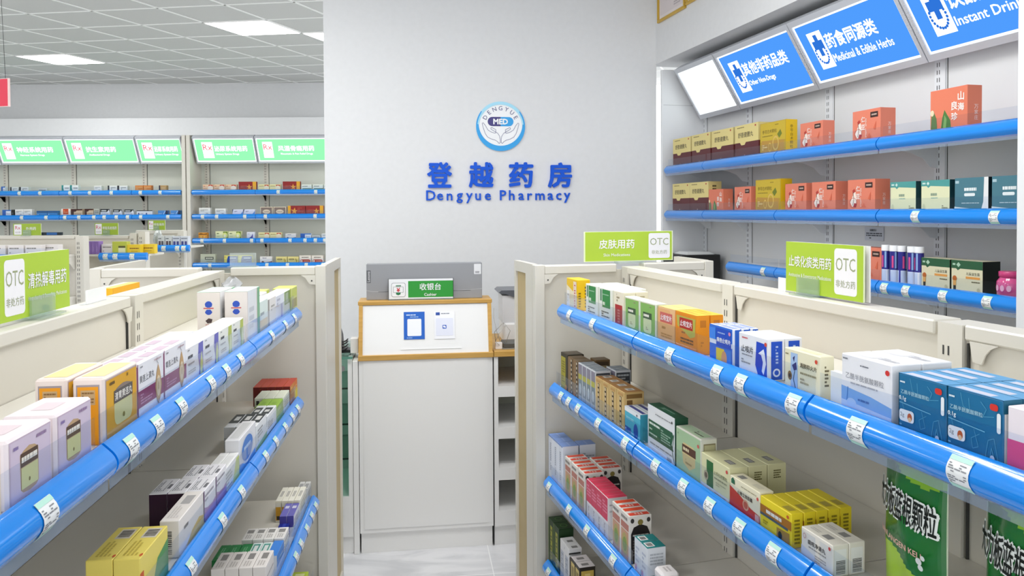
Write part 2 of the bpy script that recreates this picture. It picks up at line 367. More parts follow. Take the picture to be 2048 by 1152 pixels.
# ------------------------------------------------------------------ gondola on the left
LS1, LS2, LS3, LS4 = 1.245, .945, .592, .3
gl = thing('gondola_shelf', 'cream steel gondola shelving on the left with blue price strips', 'shelving', FL)
MB().box(-2.6, 0, .008, .056, .1, HG - .01, M_PANEL).build('back_panel', gl)
for a, b in ((-.75, -.03), (-1.6, -.815), (-2.5, -1.665)): MB().box(a, b, 0, .064, HG - .026, HG, M_STEEL, .003).build('top_rail', gl)
for ux in (-.034, -.775, -1.63, -2.48):
    upright(gl, ux, HG - .001, -.002, .066, 0)
    MB().box(ux - .052, ux - .049, .003, .012, .1, HG - .06, M_SLOT).build('panel_gap', gl); gusset(gl, ux - .03, -1, .0)
MB().box(-2.6, 0, -.32, .37, .02, .09, M_STEEL).build('kick_base', gl)
LT1 = [-t for t in (1.815, 1.577, 1.474, 1.359, 1.184, 1.072, .954, .813, .622, .432, .285)]; LT2 = [-t for t in (1.318, 1.117, .961, .829, .712, .586, .45, .338, .242)]; LT3 = [-t for t in (.524, .442, .335, .237, .153)]
for i, (a, b) in enumerate(((-.812, -.165), (-1.632, -.816), (-2.48, -1.636))):
    shelf_bay(gl, a, b, LS1, -.285, LT1, True, .006, (a + .03,))
    shelf_bay(gl, a, -.15 if i == 0 else b, LS2, -.285, LT2, True, .006, (a + .03,))
    shelf_bay(gl, a, -.1 if i == 0 else b, LS3, -.325, LT3, True, .006, (a + .03,))
    shelf_bay(gl, a, -.1 if i == 0 else b, LS4, -.328, (), True, .006, (a + .03,))
# shelves on its far side (only the top of one shows over the rail)
MB().box(-.8, -.1, .064, .33, LS1 + .03, LS1 + .044, M_STEEL).build('shelf', gl)
# ------------------------------------------------------------------ end units closing both gondolas
def end_unit(F, sg, ya, yb, dep, ins, label):
    """sg: +1 when the aisle side is at local x = 0 looking back along -x (right), -1 for the left gondola; ya / yb local y of the two outer edges"""
    t = thing('end_shelf_unit', label, 'shelving', F)
    X = lambda x: (min(0, -sg * x), max(0, -sg * x))
    def bx(x0, x1, y0, y1, z0, z1, m, ch=0.):
        a, b = sorted((-sg * x0, -sg * x1)); return MB().box(a, b, y0, y1, z0, z1, m, ch)
    H = HG + .008
    bx(.006, .018, ya + .03, yb - .03, .08, H - .02, M_PANEL).build('back_panel', t)
    bx(-.004, .045, ya + .036, -.022, H - .03, H, M_STEEL, .003).build('top_rail', t); bx(-.004, .045, .085, yb - .036, H - .03, H, M_STEEL, .003).build('top_rail', t)
    for y0 in (ya, yb - .036): bx(-.006, .03, y0, y0 + .036, 0, H + .003, M_STEEL, .002).build('post', t)
    for y0, s in ((ya, 1), (yb, -1)):
        a, b = sorted((y0, y0 + s * .022)); p = MB()
        for x0, x1, z0, z1 in ((.032, ins, .02, H + .004), (dep - .022, dep, .02, H + .004), (ins, dep - .022, H - .034, H + .004), (ins, dep - .022, .02, .09)):
            xa, xb = sorted((-sg * x0, -sg * x1)); p.box(xa, xb, a, b, z0, z1, M_STEEL)
        sp_ = p.build('side_frame', t)
        xa, xb = sorted((-sg * ins, -sg * (dep - .022))); q = y0 + s * .008; MB().box(xa, xb, min(q, q + s * .008), max(q, q + s * .008), .09, H - .034, M_BEIGE).build('inset_panel', sp_)
    for y0, s in ((ya + .036, 1), (yb - .036, -1)):
        pr = [(y0, H - .03), (y0 + s * .05, H - .03), (y0 + s * .034, H - .04), (y0 + s * .02, H - .062), (y0, H - .064)]
        a, b = sorted((sg * .004, sg * -.004)); g = MB().prism(pr, a, b, M_STEEL)
        g.mesh([(sg * .0045, y0 + s * .012 + .003 * math.cos(k * PI / 4), H - .05 + .003 * math.sin(k * PI / 4)) for k in range(8)], [tuple(range(8))], M_SLOT); g.build('corner_brace', t)
    for z in (.35, .65, .95, 1.2): bx(.02, dep - .03, ya + .03, yb - .03, z, z + .014, M_STEEL).build('shelf', t)
end_unit(FR, 1, -.329, .365, .268, .113, 'white end unit with beige side inset closing the right gondola')
end_unit(FL, -1, -.347, .443, .44, .235, 'white end unit with beige side inset closing the left gondola')

# ------------------------------------------------------------------ wall shelving on the right
WS1, WS2, WS3 = 1.832, 1.558, 1.288
wr = thing('wall_shelf_unit', 'white steel wall shelving on the right below the blue light boxes', 'shelving', FW)
MB().box(-.03, 2.545, .29, .31, 0, 2.445, M_WPANEL).build('back_panel', wr)
MB().box(-.006, .016, 0, .31, 0, 2.445, M_WSTEEL, .003).box(.016, .017, .01, .3, 2.225, 2.227, mat('#a9acae', .5)).build('end_panel', wr)
MB().box(2.52, 2.56, -.02, .31, 0, 2.5, M_WSTEEL, .003).box(2.52, 2.56, -.02, .008, 2.5, 2.95, M_WSTEEL).build('end_panel', wr)
for ux in (.02, .535, 1.235, 1.9): upright(wr, ux, 2.44, .284, .30, .037, 0, M_WSTEEL)
WT2 = [2.103, 2.428]; WT3 = [1.143, 1.952, 2.06, 2.228, 2.404]
for i, (a, b) in enumerate(((.06, .544), (.547, 1.238), (1.241, 1.908), (1.911, 2.518))):
    bk = (b - .012,) if i < 3 else ()
    for S, tg, g in ((WS1, (), True), (WS2, WT2, True), (WS3, WT3, True)):
        if S == WS3 and i == 0: continue
        shelf_bay(wr, (.80 if (S == WS3 and i == 1) else a), b, S, 0, tg, g, .284, bk + ((a + .05,) if i == 0 else ()), M_WSTEEL)
MB().box(-.03, 2.545, -.0, .29, .35, .365, M_WSTEEL).build('shelf', wr); MB().box(-.03, 2.545, 0, .29, .02, .1, M_WSTEEL).build('kick_base', wr)
# ------------------------------------------------------------------ far wall shelving (two units)
AS = (1.803, 1.543, 1.285, 1.023)
def far_unit(x0, x1, ends, ups, seams, label, tags, n=4):
    t = thing('wall_shelf_unit', label, 'shelving', FA)
    MB().box(x0, x1, .27, .29, 0, 2.38, mat('#d6d9cf', .5, 0, .4)).build('back_panel', t)
    for e in ends: MB().box(e - .02, e + .02, -.02, .29, 0, 2.395, M_STEEL, .003).build('end_panel', t)
    for u in ups: upright(t, u, 2.36, .262, .275, .035)
    for k in range(n):
        for a, b in seams: shelf_bay(t, a, b, AS[k], 0, tags[k], True, .262, [u for u in ups if a < u <= b + .05])
    MB().box(x0, x1, 0, .27, .02, .1, M_STEEL).build('kick_base', t)
    return t
far_unit(-6.6, -3.53, (-3.49,), (-5.58, -4.83, -4.05), ((-6.4, -5.6), (-5.597, -4.83), (-4.827, -4.056), (-4.053, -3.53)), 'tall cream wall shelving against the far wall, left of the double post',
         ([-5.25, -5.03, -4.71, -4.5, -4.27, -3.96, -3.75], [-5.23, -4.97, -4.77, -4.62, -4.46, -4.35, -4.22, -4.1, -3.96, -3.67], [-3.6], [-3.6]))
far_unit(-3.42, -1.93, (-3.44,), (-3.36, -2.71, -2.0), ((-3.415, -2.738), (-2.735, -1.95)), 'tall cream wall shelving against the far wall, beside the white logo wall',
         ([-2.49, -2.09], [-3.3, -3.15, -2.85, -2.63, -2.1], [-3.31, -3.07, -2.78, -2.67, -2.37, -2.21, -2.1, -2.0], [-3.23, -2.62, -2.4, -2.2, -2.02]))
# ------------------------------------------------------------------ light boxes
M_FRAME = mat('#c9ccd2', .35, .2); E_WHITE = emit('#fbffff', 1.15, 'lit_white'); E_BLUE = emit('#4f9bfa', BLUE_BOX, 'lit_blue'); E_BLUE2 = emit('#2f74d8', BLUE_BOX, 'lit_blue_mark')
E_GREEN = emit('#86ffa0', GREEN_BOX, 'lit_green'); E_RED = emit('#d8505c', 1, 'lit_red_print'); E_GREY = emit('#b59aa0', 1, 'lit_grey_print'); E_PLAIN = emit('#f6ffff', WHITE_BOX, 'lit_blank_panel')
def light_box(F, x0, x1, yb, zb, yt, zt, face, L, label, group=None, bw=.028, name='light_box_sign'):
    t = thing(name, label, 'light box', F, x0, yb, zb, 0, group); w_ = x1 - x0; Wv = Vector((0, yt - yb, zt - zb)); h = Wv.length; Wn = Wv / h
    N = Vector((1, 0, 0)).cross(Wn); O = Vector((0, 0, 0))
    fr = MB()
    def slab(u0, u1, v0, v1, d0, d1, m, b):
        V = [Vector((u, 0, 0)) + Wn * v + N * d for d in (d0, d1) for v in (v0, v1) for u in (u0, u1)]
        b.mesh(V, [(0, 2, 3, 1), (4, 5, 7, 6), (0, 1, 5, 4), (2, 6, 7, 3), (0, 4, 6, 2), (1, 3, 7, 5)], m)
    g = .002
    slab(g, w_ - g, 0, h, -.06, -.008, M_FRAME, fr)
    for a in ((g, w_ - g, 0, bw), (g, w_ - g, h - bw, h), (g, bw * .7, bw, h - bw), (w_ - bw * .7, w_ - g, bw, h - bw)): slab(*a, -.008, .004, M_FRAME, fr)
    fr.build('frame', t)
    p = MB(); slab(bw * .7, w_ - bw * .7, bw, h - bw, -.008, -.003, E_WHITE if L else face, p)
    if L:
        o = Vector((bw * .7, 0, 0)) + Wn * bw - N * .003
        p.decals(o, Vector((w_ - 1.4 * bw, 0, 0)), Wn * (h - 2 * bw), N, L, .0006)
    p.build('lit_panel', t); return t
def cross_card(u0, u1, v0, v1):
    L = [('r', u0, v0, u1, v1, E_WHITE)]; uc = (u0 + u1) / 2; du = u1 - u0; dv = v1 - v0
    L += [('r', uc - du * .13, v0 + dv * .34, uc + du * .13, v0 + dv * .92, E_BLUE2), ('r', uc - du * .36, v0 + dv * .53, uc + du * .36, v0 + dv * .76, E_BLUE2)]
    for s in (-1, 1):
        for k in range(7):
            a = math.radians(-80 + k * 17); cu = uc + s * du * .38 * math.cos(a); cv = v0 + dv * (.42 + .28 * math.sin(a)); L.append(('e', cu, cv, du * .06, dv * .035, E_BLUE2))
    return L
def blue_face(cn, en, u0, cw, ew, uw=.15):
    return [('r', .012, .03, .988, .97, E_BLUE)] + cross_card(u0, u0 + uw, .2, .82) + [('t', cn, u0 + uw + .02 + cw / 2, .61, .25, E_WHITE, {'w': cw, 'b': 1.4, 'fit': 1, 'sx': 1.0}), ('t', en, u0 + uw + .02 + ew / 2, .33, .13, E_WHITE, {'w': ew, 'fit': 1, 'b': .8})]
LBG = dict(yb=.232, zb=2.135, yt=.052, zt=2.433)
def lbw(x0, x1, face, L, label): light_box(FW, x0, x1, LBG['yb'], LBG['zb'], LBG['yt'], LBG['zt'], face, L, label)
lbw(.078, .553, E_PLAIN, None, 'blank glowing white light box panel beside the white logo wall')
lbw(.555, 1.247, E_BLUE, blue_face('其他非药品类', 'Other Non-Drugs', .1, .6, .36), 'glowing blue light box sign reading other non-drugs')
lbw(1.249, 1.908, E_BLUE, blue_face('药食同源类', 'Medicinal & Edible Herbs', .1, .5, .58), 'glowing blue light box sign reading medicinal and edible herbs')
lbw(1.91, 2.518, E_BLUE, blue_face('饮品冲饮类', 'Instant Drinks & P', .115, .6, .66, .165), 'glowing blue light box sign reading instant drinks at the frame edge')
def rx_card(u0, u1, v0, v1): return [('r', u0, v0, u1, v1, E_WHITE), ('t', 'Rx', (u0 + u1) / 2, v0 + (v1 - v0) * .68, (v1 - v0) * .4, E_RED, {'w': (u1 - u0) * .85, 'b': .4}), ('t', '处方药', (u0 + u1) / 2, v0 + (v1 - v0) * .2, (v1 - v0) * .19, E_GREY, {'w': (u1 - u0) * .75, 'b': 0})]
def green_face(cn, en, u0, cw, ew, uw=.14):
    return [('r', .012, .045, .988, .955, E_GREEN)] + rx_card(u0, u0 + uw, .16, .84) + [('t', cn, u0 + uw + .02 + cw / 2, .56, .24, E_WHITE, {'w': cw, 'fit': 1, 'b': 1.4}), ('t', en, u0 + uw + .02 + ew / 2, .32, .1, E_WHITE, {'w': ew, 'fit': 1, 'b': 1})]
def lba(x0, x1, L, label): light_box(FA, x0, x1, .1, 2.1, -.035, 2.375, E_GREEN, L, label, None, .02)
lba(-6.2, -5.5, green_face('心脑血管用药', 'Cardiovascular Drugs', .12, .5, .4), 'glowing green light box sign leaving the frame on the far wall')
lba(-5.497, -4.765, green_face('神经系统用药', 'Nervous System Drugs', .08, .62, .5), 'glowing green light box sign reading nervous system drugs')
lba(-4.762, -4.005, green_face('抗生素用药', 'Antibacterial Drugs', .08, .5, .42), 'glowing green light box sign reading antibacterial drugs')
lba(-4.002, -3.515, green_face('泌尿系统用药', 'Urinary System Drugs', .1, .55, .55, .24), 'narrow glowing green light box ending at the double post')
lba(-3.395, -2.735, green_face('泌尿系统用药', 'Urinary System Drugs', .12, .56, .42, .18), 'glowing green light box just right of the double post')
lba(-2.732, -1.95, green_face('风湿骨痛用药', 'Rheumatic & Pain Relief Drugs', .08, .62, .62), 'glowing green light box sign running behind the white logo wall')

# ------------------------------------------------------------------ logo and letters on the white wall (wall local: x, y = 0 face, z)
M_LBLUE = mat('#0b58d6', .5, 0, .25); M_CYAN = mat('#0c9fe6', .3); M_PALE = mat('#a5dff6', .4); M_NAVY = mat('#332a78', .4); M_WHITE = mat('#f4f6f8', .35)
def wall_letters(txt, x, z, h, wid, dep, m, bold, name, label, cat):
    V, P, gw, gh = glyphs(txt, bold); b = MB(); sx, sz = wid / gw, h / gh
    n = len(V); pts = [((a - gw / 2) * sx, (c - gh / 2) * sz) for a, c in V]
    ks = LAY[(txt, bold)]; b.mesh([(a, -dep - 8e-5 * (i // ks), c) for i, (a, c) in enumerate(pts)], P, m)
    edges = {}
    for f in P:
        for i in range(len(f)):
            e = (f[i], f[(i + 1) % len(f)])
            if (e[1], e[0]) in edges: edges.pop((e[1], e[0]))
            else: edges[e] = 1
    b.mesh([(a, -dep, c) for a, c in pts] + [(a, -.001, c) for a, c in pts], [(e[0], e[0] + n, e[1] + n, e[1]) for e in edges], m)
    return tag(b.build(name, None, FC.w(x, 0, z), FC.r), label, cat)
for ch, xc, nm_ in (('登', -1.382, 'first'), ('越', -1.126, 'second'), ('药', -.876, 'third'), ('房', -.63, 'last')):
    wall_letters(ch, xc, 1.794, .158, .153, .018, M_LBLUE, 1.6, 'wall_character', 'large blue raised chinese character, %s of the four on the white wall' % nm_, 'lettering')
xs = -1.462
for i, (ch, px) in enumerate(zip('DengyuePharmacy', (852, 873, 892, 911, 930, 948, 967, 997, 1015, 1034, 1052, 1068, 1093, 1110, 1126))):
    V, P, gw, gh = glyphs(ch, .8); q = .064 / .73
    base = 1.6375; desc = {'g': .28, 'y': .28}.get(ch, 0) * gh
    x = -1.465 + (px - 852) / (1138 - 852) * .898 + gw * q / 2
    wall_letters(ch, x, base + gh * q / 2 - desc * q, gh * q, gw * q, .012, M_LBLUE, .8, 'wall_letter', 'blue raised letter %s, %s in the small english shop name' % (ch, ('first', 'second', 'third', 'fourth', 'fifth', 'sixth', 'seventh', 'eighth', 'ninth', 'tenth', 'eleventh', 'twelfth', 'thirteenth', 'fourteenth', 'fifteenth')[i]), 'lettering')
lg = thing('round_logo', 'round blue and white logo with cupped hands on the white wall', 'logo', FC, -1.003, 0, 2.095)
R = .153
def ring(b, cx, cz, r0, dx, dz, r1, y, m, a0=0, a1=360, n=64):
    V = []
    for i in range(n + 1):
        a = math.radians(a0 + (a1 - a0) * i / n); V += [(cx + r0 * math.cos(a), y, cz + r0 * math.sin(a)), (cx + dx + r1 * math.cos(a), y, cz + dz + r1 * math.sin(a))]
    b.mesh(V, [(2 * i, 2 * i + 2, 2 * i + 3, 2 * i + 1) for i in range(n)], m)
b = MB(); b.lathe([(R * .985, 0), (R * .985, .01)], 0, 0, M_WHITE, 64); disc = b
disc.v = [(x, -z, y) for x, y, z in disc.v]; disc.build('disc', lg)
b = MB(); ring(b, 0, 0, R, 0, .0165, R * .893, -.0125, M_CYAN); ring(b, 0, 0, R * 1.0, 0, .002, R * .87, -.0128, M_PALE, 38, 142); ring(b, 0, 0, R * .94, 0, -.001, R * .88, -.0129, M_PALE, 5, 175); b.build('blue_crescent', lg)
b = MB()
for s, m in ((-1, M_NAVY), (1, M_CYAN)):
    pts = [(0, -.0115, .001), (0, -.0115, .058)] if s > 0 else [(0, -.0115, .058), (0, -.0115, .001)]
    arc = [(s * (.052 + .0285 * math.cos(a)), -.0115, .0295 + .0285 * math.sin(a)) for a in [math.radians(90 - 15 * k) for k in range(13)]]
    b.poly([(0, -.0115, .001), (0, -.0115, .058)] + arc, m)
b.decals((-.06, -.0115, .008), (.12, 0, 0), (0, 0, .043), (0, -1, 0), [('t', 'MED', .5, .5, .82, M_WHITE, {'w': .98, 'b': 2.2})], .0005)
b.build('capsule', lg)
b = MB()
for i, ch in enumerate('DENGYUE'):
    a = math.radians(152 - i * 20.6); V, P, gw, gh = glyphs(ch, .1); q = .027 / .73; rr = .108
    ca, sa = math.cos(a - PI / 2), math.sin(a - PI / 2)
    b.mesh([(rr * math.cos(a) + ((x - gw / 2) * q) * ca - ((y - gh / 2) * q) * sa, -.0115, .004 + rr * math.sin(a) + ((x - gw / 2) * q) * sa + ((y - gh / 2) * q) * ca) for x, y in V], P, M_NAVY)
b.build('arc_letters', lg)
b = MB()
hand = [(.004, -.108), (.009, -.085), (.03, -.072), (.055, -.061), (.08, -.04), (.098, -.005), (.113, .022), (.116, .014), (.109, -.012), (.097, -.04), (.088, -.062), (.07, -.083), (.045, -.092), (.022, -.1), (.011, -.108), (.004, -.108)]
hand = [(.003, -.085), (.006, -.062), (.018, -.043), (.04, -.03), (.06, -.018), (.061, -.009), (.054, -.008), (.03, -.02), (.031, -.04), (.036, -.043), (.06, -.035), (.08, -.022), (.095, .006), (.108, .021), (.115, .018), (.108, -.01), (.096, -.045), (.082, -.066), (.06, -.078), (.035, -.085), (.02, -.094), (.01, -.106), (.003, -.1), (.003, -.085)]
for s in (-1, 1):
    b.decals((0, -.0112, -.0), (1, 0, 0), (0, 0, 1), (0, -1, 0), [('k', [(s * x, z) for x, z in hand], M_NAVY, .0022)], .0003)
b.build('cupped_hands', lg)

# ------------------------------------------------------------------ green category signs on acrylic holders
M_SGREEN = card('#a9c73a'); M_SWHITE = card('#ecebee')
def cat_sign(F, x, y, z, w_, h, rz, L, label, double=False, holder=.3, hx=.5, group=None, back=True):
    t = thing('category_sign', label, 'sign', F, x, y, z, rz, group)
    b = MB().box(-w_ / 2, w_ / 2, -.002, .002, 0, h, card('#e4efc4')); b.decals((-w_ / 2, -.002, 0), (w_, 0, 0), (0, 0, h), (0, -1, 0), L, .0004); b.build('board', t)
    if double: MB().box(-w_ / 2 + .006, w_ / 2 + .006, .008, .011, 0, h, card('#e6e4e2')).build('rear_board', t)
    if not holder: MB().box(-.05, .05, -.02, .02, -.008, .0, M_ACR).build('foot', t)
    if holder:
        hw = holder * w_ / 2; cx = (hx - .5) * w_
        a = MB().box(cx - hw, cx + hw, -.008, -.004, -.002, .036, M_ACR).box(cx - hw, cx + hw, .0125, .0155, -.002, .036, M_ACR).box(cx - hw, cx + hw, -.028, .032, -.004, -.0005, M_ACR)
        a.build('acrylic_holder', t)
    return t
def otc(u0, u1, v0=.08, v1=.93, col='#9aa37e'): uc = (u0 + u1) / 2; return [('R', u0, v0, u1, v1, M_SWHITE, .08), ('t', 'OTC', uc, v0 + (v1 - v0) * .66, (v1 - v0) * .28, col, {'w': (u1 - u0) * .86, 'b': .15, 'fit': 1}), ('t', '非处方药', uc, v0 + (v1 - v0) * .24, (v1 - v0) * .16, col, {'w': (u1 - u0) * .86, 'b': .1, 'fit': 1})]
cat_sign(FR, 1.054, .03, HG + .005, .262, .118, 0, [('r', 0, 0, 1, 1, M_SGREEN)] + otc(.66, .93) + [('t', '止咳化痰类用药', .335, .62, .23, M_SWHITE, {'w': .58, 'fit': 1, 'b': .8}), ('t', 'Antitussive & Expectorant Medications', .335, .33, .1, M_SWHITE, {'w': .58, 'fit': 1, 'b': .4})],
         'green sign for cough medicines on the right gondola rail', True, .3, .33)
cat_sign(FL, -1.19, .03, HG + .008, .262, .118, 0, [('r', 0, 0, 1, 1, M_SGREEN)] + otc(.09, .345) + [('t', '清热解毒用药', .665, .56, .25, M_SWHITE, {'w': .56, 'fit': 1, 'b': .8}), ('t', 'Heat-clearing & Detoxifying Medications', .665, .27, .09, M_SWHITE, {'w': .56, 'fit': 1, 'b': .4})],
         'green sign on the left gondola rail, cut by the frame', True, .34, .56)
cat_sign(FR, -.02, .036, HG + .016, .348, .108, PI / 2, [('r', .012, .02, .988, .985, M_SGREEN)] + otc(.72, .965) + [('t', '皮肤用药', .36, .58, .31, M_SWHITE, {'w': .56, 'fit': 1, 'b': .8}), ('t', 'Skin Medications', .36, .22, .1, M_SWHITE, {'w': .33, 'fit': 1, 'b': .4})],
         'green sign for skin medicines on the end unit of the right gondola', False, 0, .5)
for F, x, y, ww, hh, lab in ((FL, -.93, .03, .1, .031, 'small blank white card standing on the left gondola rail'), (FR, .905, .03, .03, .033, 'small white card standing beside the cough medicine sign')):
    t = tag(MB().box(-ww / 2, ww / 2, -.001, .001, 0, hh, M_TAG).box(-ww / 2, ww / 2, -.001, .014, -.0005, .001, M_TAG).build('shelf_card', None, F.w(x, y, HG + .0005), F.r), lab, 'card')
# clear folded plastic sign holder, empty, on the end unit of the left gondola
MBh = MB().box(-.045, .045, -.001, .001, 0, .046, M_ACR).box(-.049, .049, -.02, .02, -.002, .0, M_ACR)
tag(MBh.build('sign_holder', None, FL.w(.02, -.06, HG + .0115), FL.r - PI / 2), 'empty clear acrylic sign holder on the left end unit', 'sign holder')
# notice on the wall unit back panel
nt_ = MB().box(-.058, .058, -.0015, 0, -.03, .03, card('#c9ccd4')); nt_.decals((-.058, -.0015, -.03), (.116, 0, 0), (0, 0, .06), (0, -1, 0), [('t', '温馨提示', .45, .76, .17, '#3a3d44', {'w': .4}), ('l', .08, .3, .92, .6, 2, '#4a4d55'), ('l', .25, .12, .7, .26, 1, '#4a4d55')], .0005)
tag(nt_.build('notice', None, FW.w(1.545, .288, 1.462), FW.r), 'small printed notice taped to the wall shelving back panel', 'notice')
# red hanging sign, top left
t = thing('hanging_sign', 'red hanging area sign cut by the left frame edge', 'sign', W0, -2.94, 4.06, 2.14, -.22)
b = MB().box(-.28, .28, -.004, .004, 0, .15, card('#f2d6d2')); b.decals((-.28, -.004, 0), (.56, 0, 0), (0, 0, .15), (0, -1, 0), [('r', .005, .02, .985, .98, '#e5455a'), ('t', '处方药区', .62, .6, .26, M_SWHITE, {'w': .7, 'b': 1}), ('t', 'Prescription Medicine Area', .6, .28, .1, M_SWHITE, {'w': .76, 'b': .3})], .0006); b.build('board', t)
for x in (-.2, .255): MB().tube([(x, 0, .15), (x - .03, 0, ZC - 2.14)], .0012, M_DARK, 5).build('hanging_wire', t)
# gilt frames on the bulkhead
for x0, x1, zb, y, lab, g in ((-.05, .325, 2.746, .012, 'gilt framed certificate, the one nearer the corner', 1), (.335, .72, 2.757, .012, 'gilt framed certificate, the one above the blue light boxes', 2)):
    t = thing('picture_frame', lab, 'picture frame', FW, x0, y, zb); ww, hh = x1 - x0, .24; f = MB()
    for a in ((0, ww, 0, .018), (0, ww, hh - .018, hh), (0, .018, .018, hh - .018), (ww - .018, ww, .018, hh - .018)): f.box(a[0], a[1], -.016, 0, a[2], a[3], M_GOLD, .003)
    f.build('frame', t); p = MB().box(.018, ww - .018, -.006, -.001, .018, hh - .018, card('#ece4e2')); p.decals((.018, -.006, .018), (ww - .036, 0, 0), (0, 0, hh - .036), (0, -1, 0), [('r', .05, .1, .95, .9, '#e2d8d8'), ('l', .3, .45, .75, .75, 4, '#b8aeb0'), ('l', .6, .18, .85, .32, 2, '#b8aeb0')], .0005); p.build('paper', t)
# ------------------------------------------------------------------ cashier counter
ct = thing('cashier_counter', 'white cashier counter with slanted wood framed board on top', 'counter', FK)
MB().box(0, .614, .0, .42, .095, .89, M_LAM).box(.02, .594, -.004, 0, .115, .89, M_LAM).build('body', ct)
MB().box(.004, .61, .012, .4, 0, .094, M_LAM).build('plinth', ct)
MB().box(-.028, -.003, 0, .42, 0, .89, M_LAM, .002).build('side_post', ct)
MB().box(.6145, .617, .004, .4, 0, .89, M_SLOT).build('shadow_gap', ct)
MB().box(-.002, .618, -.012, .42, .89, .915, M_WOOD, .002).build('lower_rail', ct)
# slanted board: bottom front edge at y = -.01, top at y = .06
y0, z0, y1, z1 = -.008, .915, .05, 1.15
fr = MB(); P = lambda u, t, d: (u, y0 + (y1 - y0) * t + d, z0 + (z1 - z0) * t)
def slab3(b, u0, u1, t0, t1, d0, d1, m):
    b.mesh([P(u, t, d) for d in (d0, d1) for t in (t0, t1) for u in (u0, u1)], [(0, 1, 3, 2), (4, 6, 7, 5), (0, 4, 5, 1), (2, 3, 7, 6), (0, 2, 6, 4), (1, 5, 7, 3)], m)
slab3(fr, 0, .018, 0, .97, 0, .12, M_WOOD); slab3(fr, .596, .614, 0, .97, 0, .12, M_WOOD); fr.box(-.004, .618, y1 - .004, y1 + .16, 1.137, 1.155, M_WOOD, .002); fr.build('board_frame', ct)
bd = MB(); slab3(bd, .018, .596, 0, .94, .006, .012, mat('#f0f0ef', .2, 0, .5, .3)); bdo = bd.build('board', ct)
MB().box(.0, .614, y1 + .12, y1 + .14, .915, 1.137, M_LAM).build('rear_panel', ct)
def on_board(name, label, cat, u0, t0, u1, t1, L):
    b = MB(); d = Vector(P(0, 1, 0)) - Vector(P(0, 0, 0)); o_ = Vector(P(u0, t0, .0045)); U = Vector((u1 - u0, 0, 0)); Wv = d * (t1 - t0); N = U.cross(Wv).normalized()
    V = [o_, o_ + U, o_ + U + Wv, o_ + Wv]; V2 = [v + N * .001 for v in V]
    b.mesh(V + V2, [(4, 5, 6, 7), (0, 1, 5, 4), (1, 2, 6, 5), (2, 3, 7, 6), (3, 0, 4, 7)], card('#f4f5f8')); b.decals(o_ + N * .001, U, Wv, N, L, .0005)
    return tag(b.build(name, None, FK.w(0, 0, 0), FK.r), label, cat)
on_board('payment_poster', 'blue payment poster with a white panel on the cashier board', 'poster', .205, .275, .301, .80, [('r', 0, 0, 1, 1, '#1f63c4'), ('R', .17, .12, .84, .74, '#f3f5fa', .06), ('l', .12, .85, .9, .92, 1, '#c9dcf5'), ('l', .3, .78, .7, .84, 1, '#9fc0ea'), ('l', .15, .03, .85, .08, 1, '#9fc0ea')])
on_board('payment_card', 'white payment card with a small blue mark on the cashier board', 'poster', .345, .27, .44, .79, [('r', 0, 0, 1, 1, '#f3f4f8'), ('r', .08, .87, .28, .98, '#2c4fa0'), ('l', .34, .9, .75, .96, 1, '#8a8f9a'), ('R', .08, .12, .92, .76, '#e3e6f4', .05), ('R', .4, .37, .6, .51, '#4d70c8', .2), ('e', .48, .45, .05, .035, '#f4f6fb'), ('e', .53, .43, .04, .028, '#f4f6fb')])
on_board('tape_strip', 'clear plastic edge strip near the board bottom', 'strip', .19, .085, .47, .105, [('r', 0, .0, 1, 1, '#fbfbfb')])
# grey laptop carton standing on the counter top
t = MB().box(.032, .576, .10, .165, 1.1555, 1.324, card('#95979b'), .0015)
t.decals((.032, .10, 1.1555), (.544, 0, 0), (0, 0, .168), (0, -1, 0), [('r', .002, .48, .037, .83, '#626468'), ('R', .93, .68, .992, .97, '#e4e5e8', .05), ('l', .94, .7, .985, .77, 2, '#6a6b6f'), ('k', [(0, .27), (.05, .235), (.3, .22), (.6, .22), (.9, .24), (1, .27)], '#c9cbce', .008), ('l', .1, .215, .9, .235, 1, '#4e5055')])
V, Pq, gw, gh = glyphs('Lenovo', .6); q = .012 / gh
nL = LAY[('Lenovo', .6)]; t.mesh([(.0425 + (y - gh / 2) * -q, .0988 - 5e-5 * (i // nL), 1.1555 + .168 * .655 + (x - gw / 2) * q) for i, (x, y) in enumerate(V)], Pq, card('#d9dadd'))
tag(t.build('computer_carton', None, FK.w(0, 0, 0), FK.r), 'long grey computer carton standing behind the cashier sign', 'carton')
t = thing('cashier_sign', 'green and white cashier sign in an acrylic stand on the counter', 'sign', FK, .136, .072, 1.1555)
b = MB().box(0, .3, 0, .006, .006, .098, card('#eef0f2')).box(-.002, 0, -.002, .012, 0, .1, M_BLACK).box(.3, .302, -.002, .012, 0, .1, M_BLACK)
b.decals((0, 0, .006), (.3, 0, 0), (0, 0, .092), (0, -1, 0), [('r', .3, .06, 1, .9, '#2b9836'), ('t', '收银台', .645, .6, .36, M_SWHITE, {'w': .52, 'b': .9}), ('t', 'Cashier', .645, .2, .15, M_SWHITE, {'w': .3, 'b': .9}),
    ('R', .04, .1, .26, .82, '#8a8d90', .14), ('R', .046, .12, .254, .8, '#f1f2f3', .13), ('r', .07, .32, .225, .62, '#5d6266'), ('r', .075, .335, .22, .605, '#f1f2f3'), ('t', '¥', .148, .46, .22, '#d23a45', {'b': 1.6}), ('p', [(.11, .32), (.185, .32), (.18, .23), (.148, .19), (.115, .23)], '#2f7a4c'), ('r', .11, .64, .19, .7, '#5f8f70')], .0004)
b.build('panel', t); MB().box(-.002, .302, -.004, .025, -.0003, .006, M_ACR).build('stand', t)
